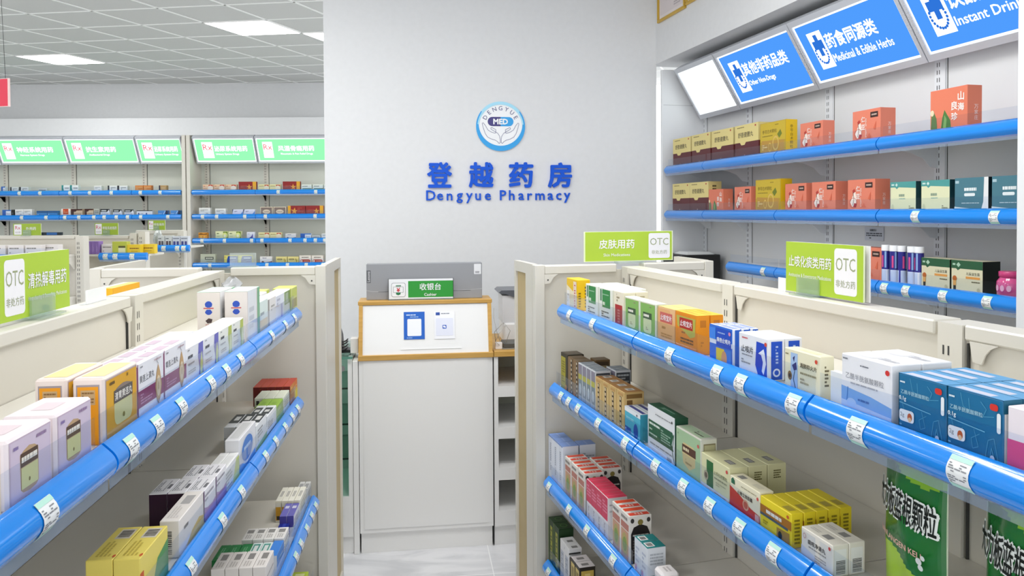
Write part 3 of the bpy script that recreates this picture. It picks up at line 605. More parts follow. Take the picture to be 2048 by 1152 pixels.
# side worktop with open white shelving, right of the counter
t = thing('counter_unit', 'oak topped white open shelf unit right of the cashier counter', 'counter', FK, .62, 0, 0)
MB().box(0, .62, -.008, .5, .89, .917, M_WOOD, .002).build('worktop', t)
b = MB().box(.0, .02, 0, .45, .09, .89, M_LAM).box(.58, .6, 0, .45, .09, .89, M_LAM).box(.02, .58, .43, .45, .09, .89, mat('#c9ccbf', .6))
for za, zb_ in ((.7, .75), (.503, .557), (.308, .366), (.093, .163)): b.box(.02, .58, 0, .43, za, zb_, M_LAM)
b.build('carcass', t); MB().box(.0, .6, .012, .4, 0, .09, M_LAM).build('plinth', t)
# glass showcase left of the counter
t = thing('glass_showcase', 'glass display counter with white frame left of the cashier', 'showcase', FK, -.66, 0, 0)
MB().box(0, .63, .01, .42, .08, .265, M_LAM).box(0, .02, .01, .42, .265, .9, M_LAM).box(.61, .63, .01, .42, .265, .9, M_LAM).box(.02, .61, .4, .42, .265, .9, mat('#cfdad5', .4)).build('carcass', t)
MB().box(0, .63, .02, .4, 0, .08, M_LAM).build('plinth', t); MB().box(-.01, .634, -.004, .43, .9, .912, M_GLASS).box(-.01, .634, -.005, -.0042, .9, .912, mat('#5f9482', .2)).build('glass_top', t)
MB().box(.02, .61, .012, .016, .27, .9, M_GLASS).build('glass_front', t)
for z in (.43, .59, .755): MB().box(.02, .61, .03, .4, z, z + .008, M_GLASS).box(.02, .61, .029, .03, z, z + .008, mat('#2b3b38', .2)).build('glass_shelf', t)
b = MB(); b.lathe([(.013, 0), (.013, .006)], 0, 0, M_CHROME); b.v = [(x, -z, y) for x, y, z in b.v]; b.v = [(x + .585, y + .012, z + .855) for x, y, z in b.v]; b.build('lock', t)
# things on the worktops
t = thing('water_dispenser', 'white countertop device with dark lid right of the cashier', 'device', FK, .74, .25, .917)
MB().box(-.05, .12, -.06, .14, 0, .1, mat('#eeeeec', .3), .008).build('base', t)
MB().prism([(-.055, .1), (.12, .08), (.12, .235), (-.055, .235)], -.05, .13, mat('#dfe0e2', .25), 'y').build('body', t); MB().prism([(-.075, .25), (-.03, .24), (.01, .225), (.13, .225), (.13, .262), (-.06, .262)], -.06, .14, mat('#5c5f66', .3), 'y').build('lid', t)
t = thing('network_box', 'small grey network box with thin cables on the oak worktop', 'device', FK, .70, .085, .917)
MB().box(-.03, .05, -.05, .06, .006, .028, mat('#55544f', .4), .003).build('case', t); MB().box(-.035, .06, -.055, .07, 0, .006, mat('#8d8a82', .5)).build('tray', t)
for k, pts in enumerate(([(-.04, -.03, .02), (-.06, -.05, .08), (-.075, -.04, .15), (-.07, .0, .19)], [(-.02, -.05, .03), (.0, -.07, .09), (-.03, -.06, .13), (-.07, -.03, .08), (-.06, .02, .02)], [(-.05, -.05, .02), (-.07, -.06, .04), (-.04, -.07, .1), (-.01, -.02, .11)])): MB().tube(pts, .0014, mat('#b9b6ae', .5), 5).build('cable', t)
tag(MB().box(-.013, .02, -.012, .012, 0, .032, mat('#efeae6', .4), .002).build('adapter', None, FK.w(.645, .05, .917), FK.r), 'small white adapter at the counter edge by the network box', 'adapter')
t = thing('card_terminal', 'black card terminal with bundled cables on the glass showcase', 'device', FK, -.09, .12, .912)
MB().prism([(-.02, 0), (.012, 0), (.006, .075), (-.004, .108), (-.02, .108)], -.03, .06, M_BLACK, 'y').build('body', t); MB().box(-.02, .08, -.03, .04, 0, .014, M_BLACK, .002).build('base', t)
for z in (.022, .035, .05, .06): MB().tube([(0, -.02, z), (.012, -.035, z - .008), (.026, -.03, z - .004), (.032, .0, z)], .0035, M_BLACK).build('cable', t)
tag(MB().box(-.018, .018, -.02, .03, 0, .07, mat('#e9e9e7', .35), .002).build('white_box', None, FK.w(-.024, .09, .912), FK.r), 'plain white box on the glass showcase against the counter', 'box')
# black cabinet in the corner, papers on top
t = tag(MB().box(.03, .29, .0, .25, .366, 1.303, M_BLACK, .004).build('black_cabinet', None, FW.w(0, 0, 0), FW.r), 'black cabinet in the corner behind the right end unit', 'cabinet')
b = MB()
for k in range(5): b.box(.1 + k * .007, .27 - k * .004, .04 + k * .004, .22 - k * .005, 1.3035 + k * .003, 1.306 + k * .003, M_TAG)
tag(b.build('paper_stack', None, FW.w(0, 0, 0), FW.r), 'loose white papers lying on the black cabinet', 'papers')
# ------------------------------------------------------------------ cartons: kind -> (width, depth, height, base colour, {face: prints}, rounded edge)
KM = {}
K = {}
def kind(n, w_, d, h, col, F=(), T=(), R_=(), L_=(), ch=.0012): K[n] = (w_, d, h, col, F, T, R_, L_, ch)
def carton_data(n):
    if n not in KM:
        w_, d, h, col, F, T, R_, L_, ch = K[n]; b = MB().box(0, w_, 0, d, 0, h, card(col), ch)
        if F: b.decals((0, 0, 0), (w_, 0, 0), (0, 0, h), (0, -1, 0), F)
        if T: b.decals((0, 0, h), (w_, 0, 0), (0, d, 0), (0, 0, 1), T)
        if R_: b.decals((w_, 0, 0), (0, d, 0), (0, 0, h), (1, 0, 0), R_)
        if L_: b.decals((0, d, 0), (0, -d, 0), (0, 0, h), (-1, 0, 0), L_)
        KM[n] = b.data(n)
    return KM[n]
ORD = ('first', 'second', 'third', 'fourth', 'fifth', 'sixth')
NAME = 'medicine_box'
def put(k, F, x, y, S, label, group=None, rz=0., name=NAME, cat='box'):
    o = bpy.data.objects.new(name, carton_data(k)); COL.objects.link(o); o.location = F.w(x, y, S + .0004); o.rotation_euler = (0, 0, F.r + rz)
    return tag(o, label, cat, group)
def run(k, F, x, y, S, nx, ny, desc, where, gx=.0012, gy=.0012, sx=1, jit=.0006, ax=None):
    """nx boxes along the shelf, ny boxes one behind the other"""
    w_, d = K[k][0], K[k][1]; n = nx * ny; c = 0; rnd = random.Random(len(desc) + nx)
    ax = ax or 'from end panel'
    for i in range(nx):
        for j in range(ny):
            if n == 1: lab = '%s %s' % (desc, where)
            elif ny == 1: lab = '%s %s, %s %s' % (desc, where, ORD[i], ax)
            elif nx == 1: lab = '%s %s, %s' % (desc, where, 'front one' if j == 0 else '%s one back' % ORD[j])
            else: lab = '%s %s, %s %s, %s' % (desc, where, ORD[i], ax, 'front' if j == 0 else 'behind' if j == 1 else ORD[j] + ' back')
            xx = x + i * (w_ + gx) if sx > 0 else x - (i + 1) * (w_ + gx)
            put(k, F, xx + rnd.uniform(-jit, jit) * (j > 0), y + j * (d + gy), S, lab, (desc if n > 1 else None), rnd.uniform(-.004, .004))
            c += 1
W_ = '#f1f2f3'
def tea(bg, plate, inset): # old style label: dark title plate over a pale panel
    return [('r', .04, .04, .96, .96, '#c9b9a0'), ('r', .055, .055, .945, .945, bg), ('l', .62, .84, .88, .9, 1, '#8d8468'), ('R', .24, .12, .74, .56, inset, .25), ('r', .22, .52, .76, .7, plate), ('l', .26, .55, .72, .67, 1, '#f0ece0'), ('l', .4, .2, .6, .3, 2, '#a59a70')]
# right gondola, top shelf
kind('yel', .098, .045, .099, '#f2c417', [('p', [(0, 0), (1, 0), (1, .55), (.55, .62), (0, .78)], '#f3e6c4'), ('r', .02, 0, .3, .6, '#f2efe9'), ('l', .08, .2, .22, .5, 3, '#c9b9a8'), ('r', .68, .04, .97, .93, '#f2ddc9'), ('t', '复方片', .82, .5, .13, '#c94a4a', {'vert': 1, 'w': .22})], (), [('l', .12, .1, .3, .6, 6, '#7a5b10'), ('t', '维肝福泰片', .72, .45, .11, '#3a2a08', {'vert': 1, 'w': .3})])
K['yel'] = K['yel'][:4] + ([d for d in K['yel'][4] if d[0] != 't'] + [('l', .76, .1, .88, .85, 9, '#c94a4a')], (), [('l', .12, .1, .3, .6, 6, '#7a5b10'), ('l', .6, .08, .86, .8, 7, '#3a2a08')], ()) + (.0012,)
kind('gw', .098, .05, .096, '#eef0e2', [('r', .26, .42, .86, .96, '#2a8a43'), ('l', .3, .45, .84, .62, 1, '#dfe9d2'), ('l', .3, .78, .75, .84, 1, '#9cc7a0'), ('l', .2, .12, .8, .32, 3, '#6a706a'), ('r', .1, .6, .22, .95, '#5c8f6b')], [('r', .1, .1, .9, .9, '#e3efd8')])
kind('creamred', .067, .036, .097, '#f1e8cf', [('r', .14, .05, .88, .62, '#b22229'), ('l', .4, .1, .62, .5, 5, '#d98a80'), ('l', .3, .7, .7, .95, 3, '#a89878')], (), [('l', .3, .5, .7, .9, 5, '#b9ab88')])
kind('green_tea', .092, .03, .089, '#e6efda', tea('#86b95c', '#3f5a3a', '#dfe7b0'), [('r', .1, .2, .9, .8, '#dcebcf')], [('r', .15, .05, .85, .95, '#9cc47c')])
orF = [('p', [(0, 0), (1, 0), (1, .55), (.7, .95), (0, .95)], '#e98a14'), ('p', [(.05, .9), (.95, .9), (.92, .45), (.7, .38), (.45, .5), (.1, .62)], '#b9b34e'), ('r', .2, .58, .82, .86, '#b8281c'), ('t', '止咳宝片', .51, .72, .2, '#fbe9ea', {'b': 1.4, 'w': .56}), ('l', .3, .44, .8, .52, 1, '#a5641a'), ('l', .25, .2, .85, .36, 2, '#7a4a14')]
kind('orange', .1, .032, .087, '#ee9414', orF, [('r', 0, 0, 1, 1, '#f0c83c'), ('l', .15, .3, .8, .7, 2, '#c99a20')], [('r', .25, .7, .7, .88, '#c9791a'), ('l', .3, .2, .7, .35, 2, '#c9791a')])
kind('orange_pale', .088, .032, .087, '#eec08a', [('p', [(0, 0), (1, 0), (1, .55), (.7, .95), (0, .95)], '#e9b176'), ('r', .14, .58, .86, .86, '#d0655a'), ('t', '止咳宝片', .5, .72, .2, '#fbe9ea', {'b': 1.4, 'w': .66}), ('l', .25, .38, .8, .5, 1, '#c08a4c'), ('l', .2, .16, .85, .3, 2, '#c08a4c')], [('r', 0, 0, 1, 1, '#ecd685')])  # same orange box; overlapping reflection glare is mixed into its colours
kind('bluewhite', .088, .019, .079, '#f2f5fb', [('r', 0, 0, 1, 1, '#2f72dc'), ('r', 0, .5, 1, .62, '#eef3fb'), ('r', .3, .46, .96, .95, '#1c4fc4'), ('t', '麻杏止咳片', .63, .64, .2, '#f6f8fd', {'b': 1.2, 'w': .6}), ('r', .3, .02, .96, .42, '#f0d23c'), ('r', .66, .02, .96, .42, '#3a82e0'), ('e', .66, .18, .12, .2, '#e3a273'), ('r', .0, .62, .28, .93, '#3f86e6'), ('l', .38, .8, .7, .86, 1, '#9db8ea'), ('e', .9, .86, .05, .05, '#d888b0')], [('r', .05, .2, .95, .8, '#9aa9e6'), ('r', .3, 0, .36, 1, '#f2f5fb')], [('r', .3, .02, .95, .98, '#2a66cc')])
kind('zhike', .098, .036, .079, '#eeeff2', [('p', [(.68, .06), (.97, .04), (.95, .86), (.62, .88), (.58, .3)], '#1f49c4'), ('p', [(.86, .74), (.68, .6), (.78, .58), (.84, .42), (.8, .2), (.86, .12), (.94, .4), (.9, .62)], '#e8eefb'), ('t', '止咳片', .3, .62, .17, '#3a3d44', {'b': .5, 'w': .44}), ('l', .12, .86, .32, .92, 1, '#d0646a'), ('l', .12, .45, .5, .5, 1, '#9a9da4'), ('l', .1, .25, .42, .38, 2, '#9a9da4'), ('e', .93, .86, .04, .05, '#d8503c')], [('r', .1, .3, .6, .7, '#e0e1e4')], [('r', .18, .03, .84, .94, '#164fc6'), ('l', .45, .4, .6, .85, 6, '#bcd0f4'), ('o', .5, .2, .22, .1, '#dfe8fa', .6)])
kind('qingfei', .098, .027, .074, '#efe9c9', [('r', .18, .02, .38, .92, '#a9c4e6'), ('p', [(.24, .8), (.3, .86), (.28, .7)], '#2d2f66'), ('p', [(.22, .62), (.34, .72), (.36, .55), (.28, .5)], '#3a357a'), ('k', [(.3, .5), (.26, .3), (.32, .1)], '#2d3f4a', .02), ('e', .16, .36, .06, .11, '#8a6a3a'), ('e', .16, .36, .03, .05, '#3a2a1c'), ('t', '清肺抑火片', .68, .68, .16, '#4a3f2a', {'b': .5, 'w': .46}), ('l', .46, .46, .9, .54, 1, '#a59a78'), ('l', .46, .24, .9, .4, 2, '#b5aa88'), ('e', .9, .86, .035, .05, '#d8503c'), ('l', .04, .84, .14, .9, 1, '#8d8560')], [('r', .3, .3, .8, .7, '#e3ddb8')], [('l', .3, .3, .6, .8, 6, '#6a6040')])
kind('acet', .107, .053, .091, '#f0f0f2', [('p', [(0, .0), (1, 0), (1, .3), (.6, .38), (0, .44)], '#86b4ea'), ('p', [(0, .0), (1, 0), (1, .14), (0, .2)], '#c3d7f2'), ('k', [(.14, .44), (.12, .2)], '#4d86cc', .02), ('e', .22, .18, .1, .08, '#b7d3f5'), ('e', .86, .03, .04, .05, '#3c78d0'), ('t', '乙酰半胱氨酸颗粒', .48, .64, .13, '#8d8f96', {'b': .2, 'w': .76}), ('l', .2, .5, .75, .55, 1, '#b5b6bc'), ('l', .4, .84, .9, .88, 1, '#7f8188'), ('e', .93, .86, .04, .045, '#d83a34'), ('l', .04, .9, .14, .95, 1, '#7f8188'), ('l', .36, .24, .86, .3, 1, '#4d74b4')], [('r', .1, .2, .5, .7, '#e6e6ea'), ('l', .55, .3, .9, .6, 3, '#c5c6cc')])
M_TEALC = card('#1f6f9c')
tealF = [('k', [(.25, .95), (.3, .75), (.42, .7), (.4, .9)], '#4c98bd', .012), ('k', [(.05, .6), (.15, .3), (.3, .42)], '#4c98bd', .012), ('k', [(.5, .45), (.58, .2), (.48, .15), (.45, .3), (.6, .4)], '#4c98bd', .012), ('k', [(.7, .05), (.75, .35), (.85, .4), (.92, .1), (.8, .0)], '#4c98bd', .012), ('k', [(.78, .08), (.81, .25), (.86, .1)], '#4c98bd', .012), ('k', [(.62, .9), (.72, .8), (.66, .68), (.85, .72)], '#4c98bd', .012),
    ('t', '乙酰半胱氨酸颗粒', .36, .7, .1, '#a9d3e2', {'b': .5, 'w': .6}), ('l', .04, .84, .16, .89, 1, '#dfeef4'), ('t', '0.1g', .1, .58, .09, '#eaf5f8', {'b': 1.2, 'w': .2}), ('k', [(.03, .51), (.7, .46)], '#79bdd6', .014), ('R', .03, .2, .35, .4, '#f2f4f4', .25), ('e', .26, .29, .05, .07, '#c9622c'), ('e', .26, .25, .035, .04, '#eec9a0'), ('t', '2g', .1, .3, .09, '#8c8f92', {'b': .2}), ('R', .91, .5, .975, .8, '#eef3f4', .1), ('R', .79, .82, .93, .92, '#d8392e', .4), ('l', .04, .12, .2, .16, 1, '#7fb6cc'), ('e', .84, .1, .04, .05, '#c9d5e2')]
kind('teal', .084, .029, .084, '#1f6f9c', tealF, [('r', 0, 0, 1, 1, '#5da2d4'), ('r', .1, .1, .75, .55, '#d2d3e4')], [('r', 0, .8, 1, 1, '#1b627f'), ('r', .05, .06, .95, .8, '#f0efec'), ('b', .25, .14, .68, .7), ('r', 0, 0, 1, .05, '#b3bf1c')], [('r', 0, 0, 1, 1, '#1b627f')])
kind('pinkbox', .085, .03, .08, '#f3e9ec', [('r', 0, 0, 1, .5, '#e0558c'), ('e', .5, .7, .2, .2, '#f0a0c0')])
A = 'on right gondola top shelf'
run('yel', FR, .148, -.262, S1, 1, 1, 'yellow medicine box with a white fade', 'first in the row ' + A)
run('gw', FR, .326, -.262, S1, 2, 1, 'white box with a green square', A, .012); run('gw', FR, .328, -.208, S1, 2, 1, 'back row green square box', A, .012)
run('creamred', FR, .547, -.262, S1, 1, 2, 'cream box with a red panel', A)
run('green_tea', FR, .624, -.262, S1, 2, 1, 'pale green carton with dark plate', A, .003)
run('orange_pale', FR, .823, -.262, S1, 1, 2, 'pale orange cough tablet box', A)
run('orange', FR, .915, -.262, S1, 1, 2, 'bright orange cough tablet box', A)
run('bluewhite', FR, 1.07, -.262, S1, 1, 3, 'blue and yellow cough tablet box', A)
run('zhike', FR, 1.182, -.262, S1, 1, 2, 'white tablet box with blue arrow', A)
run('qingfei', FR, 1.331, -.262, S1, 1, 1, 'cream tablet box with a blue flower strip', A)
put('acet', FR, 1.48, -.262, S1, 'white and sky blue granule box in front ' + A, 'white and sky blue granule boxes'); put('acet', FR, 1.481, -.207, S1, 'white and sky blue granule box behind its twin ' + A, 'white and sky blue granule boxes')
tag(MB().box(0, .03, 0, .012, 0, .055, M_TAG).build('divider_card', None, FR.w(1.445, -.255, S1), FR.r), 'small blank white card between the cream and sky blue boxes', 'card')
run('teal', FR, 1.601, -.262, S1, 2, 4, 'teal granule box', A, .0015)
run('pinkbox', FR, 1.776, -.262, S1, 1, 1, 'pink and white box cut by the frame', A)
# right gondola, second shelf
kind('darkyel', .068, .058, .124, '#3a3326', [('r', .04, .03, .7, .9, '#b3a834'), ('l', .15, .2, .6, .8, 9, '#7d7424'), ('e', .75, .1, .12, .08, '#d98b2c')], [('r', .1, .1, .9, .9, '#4a4033')])
kind('brown', .049, .05, .122, '#7a6040', [('r', .08, .02, .92, .98, '#8a6d48'), ('r', .62, .03, .85, .97, '#2c2620')] + [('r', .66, .06 + k * .12, .82, .12 + k * .12, '#d8cdb8') for k in range(8)] + [('e', .3, .08, .2, .06, '#c98a3c')], [('r', .05, .05, .95, .95, '#6d573a')], [('r', .1, .6, .9, .95, '#5a4630'), ('r', .25, .65, .8, .85, '#c5b28c')])
kind('silver', .036, .05, .121, '#d9dcdf', [('r', .06, .03, .94, .97, '#7f8d96'), ('r', .08, .72, .92, .97, '#8d8796'), ('r', .08, .58, .92, .72, '#b9b552'), ('e', .5, .34, .26, .14, '#c5d0d6'), ('r', .1, .04, .9, .16, '#a9b4ba')], [('r', .06, .06, .94, .94, '#8e9aa6'), ('k', [(.1, .3), (.6, .5), (.9, .8)], '#c5ced6', .08)], [('r', .06, .05, .94, .95, '#44494f'), ('l', .12, .6, .88, .92, 4, '#b9bec2'), ('r', .1, .1, .9, .4, '#8f979c')])
kind('woodbox', .053, .058, .108, '#d2ad6c', [('r', .06, .03, .94, .97, '#d8b878'), ('r', .36, .08, .62, .85, '#4a3a24')] + [('r', .4, .11 + k * .13, .58, .19 + k * .13, '#d8c098') for k in range(6)] + [('r', .2, .88, .8, .95, '#c99a5a')], [('r', .04, .04, .96, .96, '#b07a3c'), ('r', .18, .3, .62, .72, '#eae4da'), ('b', .28, .4, .52, .64)], [('r', .04, .04, .96, .96, '#d9b97c'), ('r', .1, .84, .9, .95, '#8a6634'), ('p', [(.1, .36), (.42, .36), (.4, .8), (.12, .8)], '#7d5a2e'), ('l', .55, .4, .95, .52, 1, '#5a4020')])
kind('cyan', .1, .026, .074, '#4fb6cf', [('r', 0, .84, 1, 1, '#eef2f4'), ('e', .72, .3, .14, .28, '#1c49a4'), ('r', .02, .12, .42, .3, '#1c49a4'), ('l', .05, .15, .36, .27, 1, '#bcd2ee'), ('l', .1, .55, .6, .72, 1, '#8ed3e2'), ('e', .8, .9, .04, .04, '#53606a')], [('r', 0, 0, 1, 1, '#e6eaee'), ('r', .05, .3, .95, .7, '#3f4a90')], [('r', 0, 0, 1, .95, '#46a9c2')])
kind('greenwhite', .148, .033, .116, '#1d5138', [('r', 0, 0, .985, 1, '#ebecec'), ('p', [(.03, .3), (.95, .3), (.88, .42), (.94, .62), (.9, .68), (.03, .68)], '#1f5a3c'), ('t', '复方止嗽颗粒', .26, .62, .07, '#dfe8dc', {'w': .42}), ('l', .06, .46, .4, .52, 1, '#b9cdb8'), ('l', .06, .36, .36, .42, 1, '#b9cdb8'), ('l', .5, .36, .84, .62, 5, '#8fb09a'), ('k', [(.97, .08), (.9, .3), (.96, .66)], '#1f5a3c', .02), ('l', .1, .17, .9, .22, 1, '#9a9c9c'), ('r', .72, .02, .88, .12, '#a9abab'), ('l', .3, .84, .9, .88, 1, '#9a9c9c'), ('e', .9, .88, .02, .025, '#3a3a3a')], [('r', .3, .2, .8, .7, '#2f6a4c'), ('l', .35, .3, .75, .6, 2, '#8fb09a')], [('r', 0, 0, 1, 1, '#24503a')])
K['greenwhite'] = K['greenwhite'][:4] + ([('l', .06, .57, .46, .65, 1, '#dfe8dc') if d[0] == 't' else d for d in K['greenwhite'][4]],) + K['greenwhite'][5:]
kind('palegreen', .116, .039, .101, '#d9d9c8', [('r', .02, .02, .97, .97, '#a9c79c'), ('p', [(.3, .72), (.72, .72), (.78, .6), (.78, .3), (.55, .16), (.3, .26), (.26, .5)], '#d9c48c'), ('r', .26, .5, .8, .68, '#5a3a2a'), ('l', .3, .53, .78, .65, 1, '#e0d0a8'), ('l', .4, .26, .64, .4, 2, '#a58c58'), ('l', .08, .84, .2, .9, 1, '#6f8a64'), ('e', .9, .82, .04, .04, '#d0655a')], [('r', .06, .14, .9, .86, '#b9d0ac'), ('l', .5, .3, .85, .7, 2, '#6a6f5c')], [('r', .15, .55, .9, .9, '#8a8260'), ('r', .2, .58, .86, .87, '#b8b48c'), ('r', .15, .05, .9, .5, '#c9c4a8')])
kind('creamgreen', .113, .0435, .076, '#dfdcae', [('r', .2, .02, .44, .88, '#2f6b38'), ('e', .18, .42, .08, .14, '#b8a98a'), ('e', .18, .42, .05, .08, '#6a5a44'), ('t', '止咳枇杷颗粒', .7, .64, .11, '#5f6a4c', {'b': .4, 'w': .5}), ('l', .48, .46, .92, .54, 1, '#9a9a78'), ('l', .54, .3, .88, .42, 2, '#b5b490'), ('e', .92, .86, .035, .05, '#d0504a'), ('r', .0, .0, 1, .16, '#dfe0e0'), ('l', .5, .03, .9, .12, 1, '#9aa0a0')], [('r', .58, .34, .82, .66, '#7f7c78'), ('l', .62, .4, .8, .6, 2, '#c9c8c0')], [('l', .3, .6, .7, .85, 4, '#6f6a3c')])
kind('creamred2', .105, .031, .065, '#efe8c9', [('p', [(0, 0), (1, 0), (1, .3), (.7, .36), (.35, .55), (0, .68)], '#d23a2a'), ('t', '止嗽立效胶囊', .52, .62, .14, '#4a4030', {'b': .6, 'w': .5}), ('e', .55, .36, .1, .16, '#e0a888'), ('e', .55, .36, .07, .11, '#c9604a'), ('p', [(.06, .78), (.18, .78), (.18, .9), (.12, .98), (.06, .9)], '#2c6a4c'), ('l', .4, .82, .9, .87, 1, '#a8a080'), ('r', .86, .08, .99, .3, '#d8a8a4'), ('e', .94, .78, .03, .05, '#d0504a')], [('r', .12, .25, .3, .7, '#8a8884'), ('r', .6, .3, .85, .7, '#dcd6ba')])
kind('yellow5', .095, .0245, .062, '#ecd62a', [('r', 0, .5, 1, .76, '#b5721c'), ('r', 0, .44, .9, .52, '#4a5a6a'), ('l', .2, .54, .7, .72, 1, '#f2efe4'), ('t', '蛇胆川贝液', .46, .64, .15, '#f4f1e8', {'b': 1.2, 'w': .5}), ('p', [(.55, .0), (.95, .0), (.95, .4), (.55, .36)], '#a5813a'), ('e', .66, .18, .06, .12, '#1f1a16'), ('l', .1, .2, .5, .34, 2, '#a8961c'), ('e', .9, .86, .04, .05, '#c9622c')], [('r', .62, .2, .86, .8, '#b3a03a')], [('l', .25, .1, .7, .85, 7, '#8a7a14')])
K['yellow5'] = K['yellow5'][:4] + ([d for d in K['yellow5'][4] if d[0] != 't'],) + K['yellow5'][5:]
kind('drip', .081, .031, .053, '#ece6d8', [('p', [(0, 0), (.9, 0), (.4, .3), (0, .42)], '#cfd4dc'), ('t', '痰咳净滴丸', .5, .64, .2, '#3f3a34', {'b': .7, 'w': .56}), ('l', .25, .44, .8, .52, 1, '#a59f94'), ('l', .45, .12, .8, .36, 3, '#b5afa4'), ('e', .91, .84, .035, .06, '#d0504a'), ('o', .12, .76, .05, .09, '#c9a0a0', .7)], [('r', .52, .25, .74, .7, '#8f8d8a'), ('l', .12, .3, .4, .6, 2, '#c9c4ba')], [('r', .1, .05, .85, .85, '#f0eee9'), ('b', .2, .08, .78, .5)])
B = 'on right gondola second shelf'
run('darkyel', FR, .085, -.262, S2, 1, 1, 'dark box with a yellow label strip', 'beside the end panel ' + B)
run('brown', FR, .156, -.262, S2, 2, 1, 'narrow brown box with dashed strip', B); run('brown', FR, .2, -.2, S2, 1, 1, 'narrow brown box standing in the back row', B)
run('silver', FR, .256, -.262, S2, 4, 1, 'slim silver box with grey bottle picture', B); run('silver', FR, .338, -.2, S2, 2, 1, 'slim silver box in the back row', B)
run('woodbox', FR, .404, -.262, S2, 4, 1, 'wood brown carton with barcode on top', B)
run('cyan', FR, .621, -.262, S2, 1, 2, 'cyan box with a white top band', B)
run('greenwhite', FR, .766, -.262, S2, 1, 1, 'tall white carton with a dark green label', B)
run('palegreen', FR, .917, -.262, S2, 1, 1, 'pale green carton with brown title plate', B)
run('creamgreen', FR, 1.034, -.262, S2, 1, 3, 'cream box with dark green stripe', B)
run('creamred2', FR, 1.149, -.262, S2, 1, 1, 'cream capsule box with a red wave', B)
run('yellow5', FR, 1.256, -.262, S2, 1, 5, 'bright yellow box with brown band', B)
run('drip', FR, 1.379, -.262, S2, 1, 2, 'cream dripping pill box', B)
# green granule bags
def bag(F, x, y, S, w_, h, label):
    b = MB(); nx, nz = 36, 64; g1, g2, g3 = card('#86b52c'), card('#1d6a2c'), card('#a8cc34'); gl = mat('#2a7a34', .18, 0, .6); rnd = random.Random(4)
    def pt(i, k, s):
        u, v = i / nx, k / nz; bul = .026 * (math.sin(PI * u) ** .6) * (math.sin(PI * min(1, v * 1.02 + .02)) ** .55); wob = .003 * math.sin(9 * u + 5 * v) + .002 * math.sin(23 * v - 7 * u)
        ww = w_ * (1 - .05 * math.sin(PI * v)); return ((u - .5) * ww, s * (bul + wob * math.sin(PI * u)), v * h)
    for s in (-1, 1):
        V = [pt(i, k, s) for k in range(nz + 1) for i in range(nx + 1)]
        for k in range(nz):
            for i in range(nx):
                v, u = (k + .5) / nz, (i + .5) / nx; wave = .04 * math.sin(6 * u)
                m = g1 if v > .78 + wave else g2 if v > .34 - .13 * u + wave * .4 else g3
                m = mat({g1: '#86b52c', g2: '#1f6e2e', g3: '#a6cc36'}[m], .2, 0, .6)
                a = k * (nx + 1) + i; q = (a, a + 1, a + nx + 2, a + nx + 1); b.mesh([V[j] for j in (q if s < 0 else q[::-1])], [(0, 1, 2, 3)], m, False)
    b.mesh([(-w_ / 2, 0, 0), (w_ / 2, 0, 0), (w_ / 2, 0, h), (-w_ / 2, 0, h)], [(0, 1, 2, 3)], card('#dfe6c8'))
    def onbag(txt, cu, cv, hh, ww, col, bold, lift, tilt=0.):
        V, P, gw, gh = glyphs(txt, bold); sx, sz = ww / gw, hh / gh; o_ = []
        for a, c in V:
            px = cu * w_ + (a - gw / 2) * sx; pz = cv * h + (c - gh / 2) * sz - tilt * (a - gw / 2) * sx; u = min(max(px / w_ + .5, 0), 1); v = min(max(pz / h, .02), .98)
            o_.append((px, -.026 * (math.sin(PI * u) ** .6) * (math.sin(PI * min(1, v * 1.02 + .02)) ** .55) - lift, pz))
        nL = LAY[(txt, bold)]; b.mesh([(x_, y_ - 5e-5 * (i // nL), z_) for i, (x_, y_, z_) in enumerate(o_)], P, card(col))
    onbag('大力板蓝根颗粒', 0, .6, .19 * h, .94 * w_, '#eef2ea', 5, .0038, .12); onbag('大力板蓝根颗粒', 0, .6, .17 * h, .9 * w_, '#151a14', .8, .0048, .12)
    onbag('BANLANGEN KELI', -.05, .38, .035 * h, .7 * w_, '#e6b9a8', .8, .004, .1)
    for k, (cu, cv, r) in enumerate(((.3, .34, .03), (.36, .37, .022), (.33, .31, .026))):
        c = (cu * w_, cv * h); V = [(c[0] + r * w_ * 1.6 * math.cos(t * PI / 8), -.0265, c[1] + r * w_ * 1.2 * math.sin(t * PI / 8)) for t in range(16)]; b.mesh(V, [tuple(range(16))], card('#dfe3df'))
    return tag(b.build('granule_bag', None, F.w(x, y, S + .001), F.r - .1), label, 'bag', 'green granule bags')
bag(FR, 1.568, -.2, S2, .134, .26, 'green granule bag between the cream boxes and gondola upright'); bag(FR, 1.752, -.2, S2, .134, .26, 'green granule bag cut off by the right frame edge')
